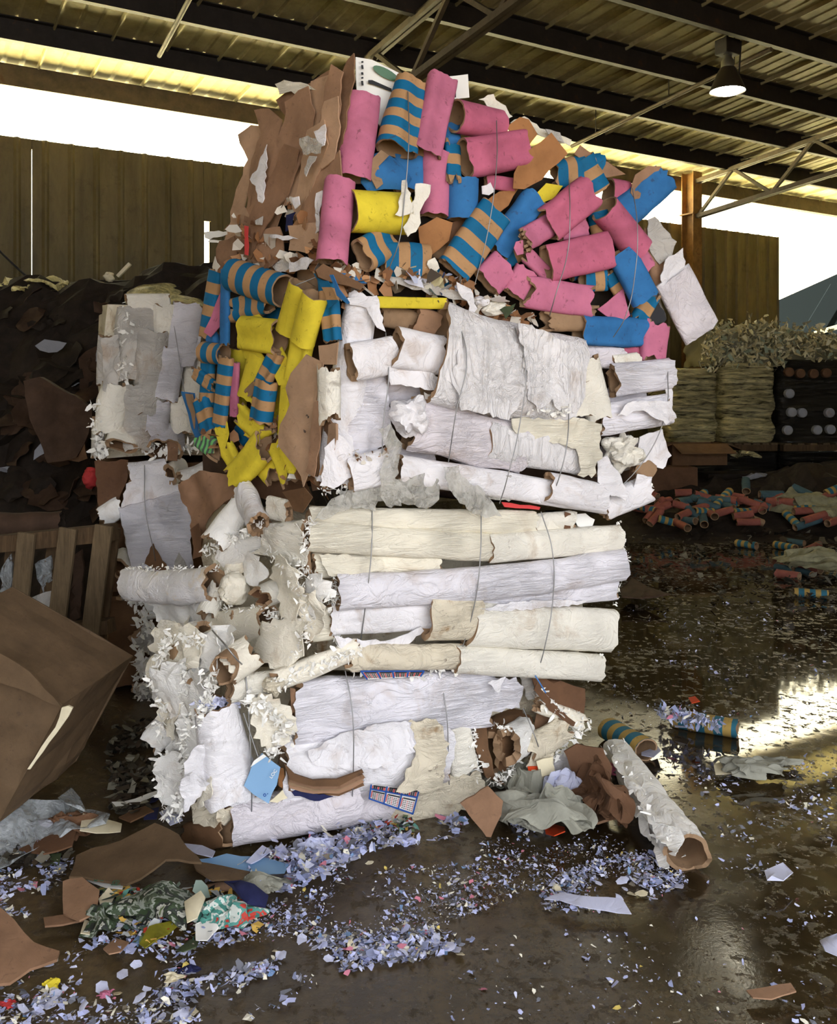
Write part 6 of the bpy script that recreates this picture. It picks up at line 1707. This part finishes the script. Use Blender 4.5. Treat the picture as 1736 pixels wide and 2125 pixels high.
gsheet('paper_sheet', [(410, 1790), (470, 1780), (560, 1785), (600, 1800), (590, 1818), (520, 1815), (440, 1805)], 'printblue' if 'printblue' in M else 'lightblue', 'pale blue printed sheet lying beyond the rolled card', 'paper', .04, .02, .01, .002)
gsheet('cardboard_sheet', [(400, 1785), (430, 1790), (520, 1815), (500, 1830), (440, 1828), (405, 1805)], 'boxcard', 'narrow brown card on the pale blue printed sheet', 'cardboard', .07, .02, 0, .006)
pc_ = gsheet('printed_card', [(178, 1810), (200, 1812), (258, 1826), (254, 1842), (220, 1838), (180, 1825)], 'whiteprint', 'white printed card with dark green letters', 'card', .05, .008, 0, .003, jagged=1)
for ch, u, v, sz in (('ei', 242, 1832, .05), ('g', 212, 1825, .05)):
    text3(pc_, ch, gr(u, v, .062), (0, -1, 0), (1, 0, 0), sz, 'greenink')
floor_tube((360, 1856), (490, 1836), 24, 'brown', 'brown card rolled into a tube in front of the pale blue sheet', None, 'rolled_card', cat='cardboard', amp=.12, flat=.7)
gsheet('cardboard_piece', [(130, 1820), (165, 1815), (205, 1845), (200, 1880), (165, 1895), (132, 1875)], 'brown', 'small brown carton piece beside the white printed card', 'cardboard', .07, .04, 0, .006)
gsheet('cardboard_strip', [(90, 1910), (130, 1902), (180, 1894), (180, 1908), (130, 1920), (94, 1926)], 'brown3', 'brown corrugated strip lying below the small carton piece', 'cardboard', .03, .02, 0, .006)
gsheet('torn_card', [(205, 1860), (225, 1842), (240, 1850), (222, 1880), (210, 1876)], 'creamboard', 'cream folded card beside the small brown carton piece', 'card scrap', .06, .03, 0, .003)
gsheet('torn_card', [(166, 1930), (175, 1900), (188, 1905), (186, 1932)], 'creamboard', 'cream torn card standing at the end of the corrugated strip', 'card scrap', .05, .03, 0, .003)
gsheet('torn_card', [(213, 1965), (240, 1942), (268, 1955), (250, 1975), (225, 1980)], 'brown', 'small tan card piece among the paper shreds', 'card scrap', .03, .02, 0, .004)
gsheet('paper_strip', [(290, 1960), (310, 1930), (365, 1905), (370, 1912), (330, 1950), (300, 1972)], 'olive', 'long olive green paper strip in the magazine litter', 'paper', .06, .04, .02, .003)
gsheet('torn_card', [(465, 1850), (500, 1856), (555, 1868), (550, 1890), (510, 1888), (480, 1872)], 'navy', 'dark navy wrapper beside the rolled card', 'wrapper', .06, .05, .03, .003)
tag(link('crumpled_paper', crumple_mesh('b', gr(540, 1835, .06), .06, 66, sx=1.5, sz=.6), 'sagewad', None, False), 'grey-green crumpled tissue at the end of the rolled card', 'paper')
gsheet('torn_paper', [(518, 1845), (530, 1812), (540, 1830), (532, 1850)], 'creamboard', 'cream folded paper standing by the grey-green tissue', 'paper', .07, .03, .01, .003)
tag(link('crumpled_wrapper', crumple_mesh('b', gr(475, 1895, .05), .085, 67, sx=1.3, sz=.6), 'magteal', None, False), 'crumpled teal wrapper in the magazine litter', 'wrapper')
tag(link('crumpled_wrapper', crumple_mesh('b', gr(340, 1880, .05), .11, 68, sx=1.5, sz=.55), 'maggreen', None, False), 'crumpled dark green magazine pages in the litter', 'magazine')
tag(link('crumpled_wrapper', crumple_mesh('b', gr(220, 1905, .04), .08, 69, sx=1.5, sz=.5), 'maggreen', None, False), 'crumpled grey wrapper left of the dark green magazine pages', 'wrapper')
gsheet('magazine_page', [(382, 1885), (418, 1868), (426, 1880), (410, 1915), (388, 1925)], 'creamboard', 'upright torn magazine page with a dark brown picture', 'magazine', .06, .05, .01, .003)
gsheet('magazine_page', [(405, 1920), (440, 1905), (455, 1925), (430, 1945), (405, 1945)], 'whiteprint', 'white and red torn magazine page', 'magazine', .05, .04, .02, .003)
gsheet('magazine_page', [(365, 1975), (395, 1950), (412, 1955), (408, 1975), (380, 1985)], 'greenwad', 'green and white torn magazine page at the edge of the litter', 'magazine', .04, .03, .02, .003)
gsheet('torn_paper', [(1128, 1870), (1165, 1862), (1200, 1868), (1290, 1872), (1310, 1898), (1255, 1895), (1190, 1888)], 'shred', 'wide flat torn white paper on the wet floor below the long roll', 'paper', .03, .02, .008, .002)
gsheet('torn_card', [(1548, 2062), (1590, 2056), (1640, 2050), (1652, 2068), (1600, 2082), (1560, 2078)], 'brown', 'torn tan card lying below the lamp reflection', 'card scrap', .02, .025, 0, .004)
gsheet('torn_paper', [(1700, 1965), (1740, 1955), (1740, 2005), (1712, 1995)], 'shred', 'torn white paper at the frame edge on the wet floor', 'paper', .05, .04, .02, .002)
gsheet('torn_paper', [(1585, 1810), (1625, 1795), (1645, 1815), (1625, 1832), (1590, 1838)], 'shred', 'torn white paper on a wet clump beyond the roll end', 'paper', .04, .04, .02, .002)
tag(link('torn_paper', crumple_mesh('b', gr(660, 1765, .05), .075, 906, sz=.7, layers=1), 'shred', None, False), 'largest lilac-white crumpled paper in the shreds before the bottom bale', 'paper')
tag(link('crumpled_paper', crumple_mesh('b', gr(1135, 1690, .10), .16, 70, sx=1.2, sz=.8), 'sagewad', None, False), 'big grey-green crumpled newspaper at the foot of the bottom bale', 'paper')
tag(link('crumpled_paper', crumple_mesh('b', gr(1070, 1680, .08), .11, 71, sx=1.1, sz=.8), 'sagewad', None, False), 'grey crumpled paper between the leaning cardboard piece and the big crumpled newspaper', 'paper')
tag(link('crumpled_paper', crumple_mesh('b', gr(1175, 1640, .08), .10, 72, sx=1.1, sz=.9), 'shred', None, False), 'lilac-white crumpled paper beside the brown bag panel', 'paper')
tag(link('torn_roll_end', crumple_mesh('b', gr(1175, 1690, .05), .07, 73, sx=1.2, sz=.6), 'cream', None, False), 'small torn cream paper ring beside the big crumpled newspaper', 'paper')
gsheet('green_ticket', [(95, 1788), (102, 1772), (128, 1770), (122, 1794)], 'greenwad', 'small green printed ticket on the shreds', 'ticket', .03, .01, 0, .002, jagged=.5)
for i, (u, v, m, l) in enumerate([(108, 2040, 'yellow', 'crumpled yellow scrap near the frame bottom'), (218, 2063, 'pink', 'pink torn scrap near the frame bottom'), (360, 2030, 'creamboard', 'cream torn scrap near the frame bottom'), (12, 2085, 'redink', 'red scrap at the frame edge bottom corner'), (395, 2012, 'navy', 'dark blue crumpled scrap near the frame bottom')]):
    tag(link('paper_scrap', crumple_mesh('b', gr(u, v, .015), .024, 400 + i, sx=1.4, sz=.5, layers=1, n=10), m, None, False), l, 'scrap')

# shreds: nobody could count these
def flakes(name, regions, label, mat='confetti', sd=1, lift=.0):
    rr = random.Random(sd); vs = []; fs = []
    for poly, n, smin, smax, h in regions:
        xs = [p[0] for p in poly]; ys = [p[1] for p in poly]
        def ins(x, y):
            c = False; j = len(poly) - 1
            for i in range(len(poly)):
                if (poly[i][1] > y) != (poly[j][1] > y) and x < (poly[j][0] - poly[i][0]) * (y - poly[i][1]) / (poly[j][1] - poly[i][1]) + poly[i][0]: c = not c
                j = i
            return c
        k = 0; tries = 0
        while k < n and tries < n * 30:
            tries += 1
            u, v = rr.uniform(min(xs), max(xs)), rr.uniform(min(ys), max(ys))
            if not ins(u, v): continue
            q = gr(u, v)
            cl = noise.fractal(V((q.x * 2.6, q.y * 2.6, sd)), .8, 2, 3) + .5 * noise.noise(V((q.x * 9, q.y * 9, sd + 5)))
            if rr.random() > .30 + 1.3 * cl: continue
            s = smin + (smax - smin) * rr.random() ** 3
            q = gr(u, v, .003 + rr.random() ** 2 * h)
            n_ = V((rr.gauss(0, .35), rr.gauss(0, .35), 1)).normalized(); x = n_.orthogonal().normalized(); y = n_.cross(x); a = rr.uniform(0, 6.28)
            x, y = x * math.cos(a) + y * math.sin(a), y * math.cos(a) - x * math.sin(a)
            b = len(vs); w = s * rr.uniform(.35, .9); bend = s * rr.uniform(-.3, .3)
            q.z += s * .3 * abs(n_.x)
            vs += [q - x * s * .5 - y * w * .5 * rr.uniform(-.4, 1), q + y * -w * rr.uniform(.2, .6) + n_ * bend * .4, q + x * s * rr.uniform(.3, .6) - y * w * rr.uniform(0, .5) + n_ * bend, q + x * s * rr.uniform(.2, .6) + y * w * rr.uniform(.1, .7) + n_ * bend, q + y * w * rr.uniform(.2, .6), q - x * s * rr.uniform(.2, .6) + y * w * rr.uniform(0, .5)]
            fs += [(b, b + 1, b + 4, b + 5), (b + 1, b + 2, b + 3, b + 4)]
            k += 1
    o = link(name, pyd(name, vs, fs), mat, None, False)
    return tag(o, label, 'paper shreds', None, 'stuff')
flakes('paper_shreds', [([(540, 1770), (640, 1725), (760, 1700), (905, 1690), (1000, 1700), (1010, 1730), (900, 1745), (780, 1760), (700, 1800), (600, 1850), (520, 1830)], 1900, .012, .05, .09), ([(420, 1790), (600, 1790), (600, 1850), (440, 1840)], 300, .012, .04, .05)], 'bank of shredded white paper along the foot of the bottom bale', sd=3)
flakes('paper_shreds', [([(0, 1755), (160, 1745), (150, 1815), (130, 1870), (60, 1900), (0, 1900)], 650, .008, .035, .03), ([(90, 1960), (330, 1930), (420, 1960), (330, 2125), (0, 2125), (0, 2050)], 800, .008, .035, .02), ([(200, 1880), (560, 1850), (520, 1950), (300, 1990), (190, 1960)], 500, .01, .04, .05)], 'thin drift of white paper shreds on the floor under the cardboard sheets', sd=4)
flakes('paper_shreds', [([(330, 2125), (330, 2050), (560, 1990), (640, 1950), (760, 1930), (930, 1930), (985, 1950), (900, 1990), (760, 2010), (620, 2070), (520, 2125)], 1500, .008, .038, .015), ([(600, 1810), (1000, 1790), (1100, 1850), (900, 1930), (600, 1950), (480, 1960)], 2000, .004, .024, .008)], 'swept streak of white paper shreds across the open floor in front', sd=5)
flakes('paper_shreds', [([(1110, 1840), (1200, 1795), (1330, 1760), (1400, 1790), (1430, 1830), (1330, 1880), (1180, 1900), (1120, 1890)], 1300, .006, .03, .012), ([(1000, 1740), (1250, 1720), (1350, 1790), (1110, 1850), (960, 1830)], 1100, .004, .02, .006)], 'crescent of white paper shreds on the wet floor below the long roll', sd=6)
flakes('paper_shreds', [([(1330, 1600), (1736, 1560), (1736, 1800), (1480, 1860), (1400, 1720)], 700, .006, .028, .01), ([(1400, 1900), (1736, 1820), (1736, 2125), (1450, 2125), (900, 2125), (1000, 1950)], 260, .006, .024, .006), ([(1300, 1250), (1736, 1240), (1736, 1480), (1250, 1520)], 500, .006, .03, .01), ([(1050, 1700), (1200, 1690), (1240, 1720), (1100, 1750)], 160, .01, .03, .03)], 'scattered wet paper crumbs over the puddled floor', sd=7)
flakes('litter', [([(200, 1840), (520, 1850), (540, 1930), (320, 1970), (200, 1930)], 420, .02, .07, .06), ([(750, 1700), (850, 1690), (870, 1730), (770, 1750)], 120, .02, .05, .06)], 'colourful torn magazine litter before the cardboard sheets', 'magazine', sd=8)
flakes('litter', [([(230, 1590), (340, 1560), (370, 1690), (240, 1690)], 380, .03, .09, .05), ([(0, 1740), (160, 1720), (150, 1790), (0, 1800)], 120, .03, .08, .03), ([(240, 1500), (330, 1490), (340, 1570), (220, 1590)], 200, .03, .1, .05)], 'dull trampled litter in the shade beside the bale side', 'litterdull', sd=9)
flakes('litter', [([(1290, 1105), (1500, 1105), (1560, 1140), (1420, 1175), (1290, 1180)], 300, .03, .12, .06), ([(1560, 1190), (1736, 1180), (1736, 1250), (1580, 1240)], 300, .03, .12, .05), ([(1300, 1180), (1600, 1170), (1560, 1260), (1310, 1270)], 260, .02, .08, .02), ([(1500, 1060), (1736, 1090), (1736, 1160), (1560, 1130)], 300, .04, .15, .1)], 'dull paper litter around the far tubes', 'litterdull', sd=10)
# the bigger scraps, each by itself
rr = random.Random(21)
for i in range(60):
    zone = rr.choice([((20, 1990), (420, 2110), 'largest of the white scraps strewn near the frame bottom corner'), ((560, 1940), (960, 1990), 'w'), ((1140, 1800), (1420, 1870), 'r'), ((560, 1720), (860, 1790), 'b')])
    u, v = rr.uniform(zone[0][0], zone[1][0]), rr.uniform(zone[0][1], zone[1][1])
    lab = {'w': 'larger white paper scrap in the swept streak of shreds', 'r': 'larger white paper scrap in the crescent of shreds', 'b': 'larger white paper scrap in the bank of shreds along the bottom bale'}.get(zone[2], 'larger white paper scrap near the frame bottom corner')
    s = rr.uniform(.03, .06)
    free_sheet('paper_scrap', gr(u, v, .012 + (.04 if zone[2] == 'b' else 0)), (rr.gauss(0, .2), rr.gauss(0, .2), 1), s, s * .7, rr.choice(['shred', 'shred', 'shred', 'creamboard']), lab, 'paper scrap', lab.replace('larger white paper scrap', 'paper scraps'), sd=3000 + i, amp=.012, thick=.0008)
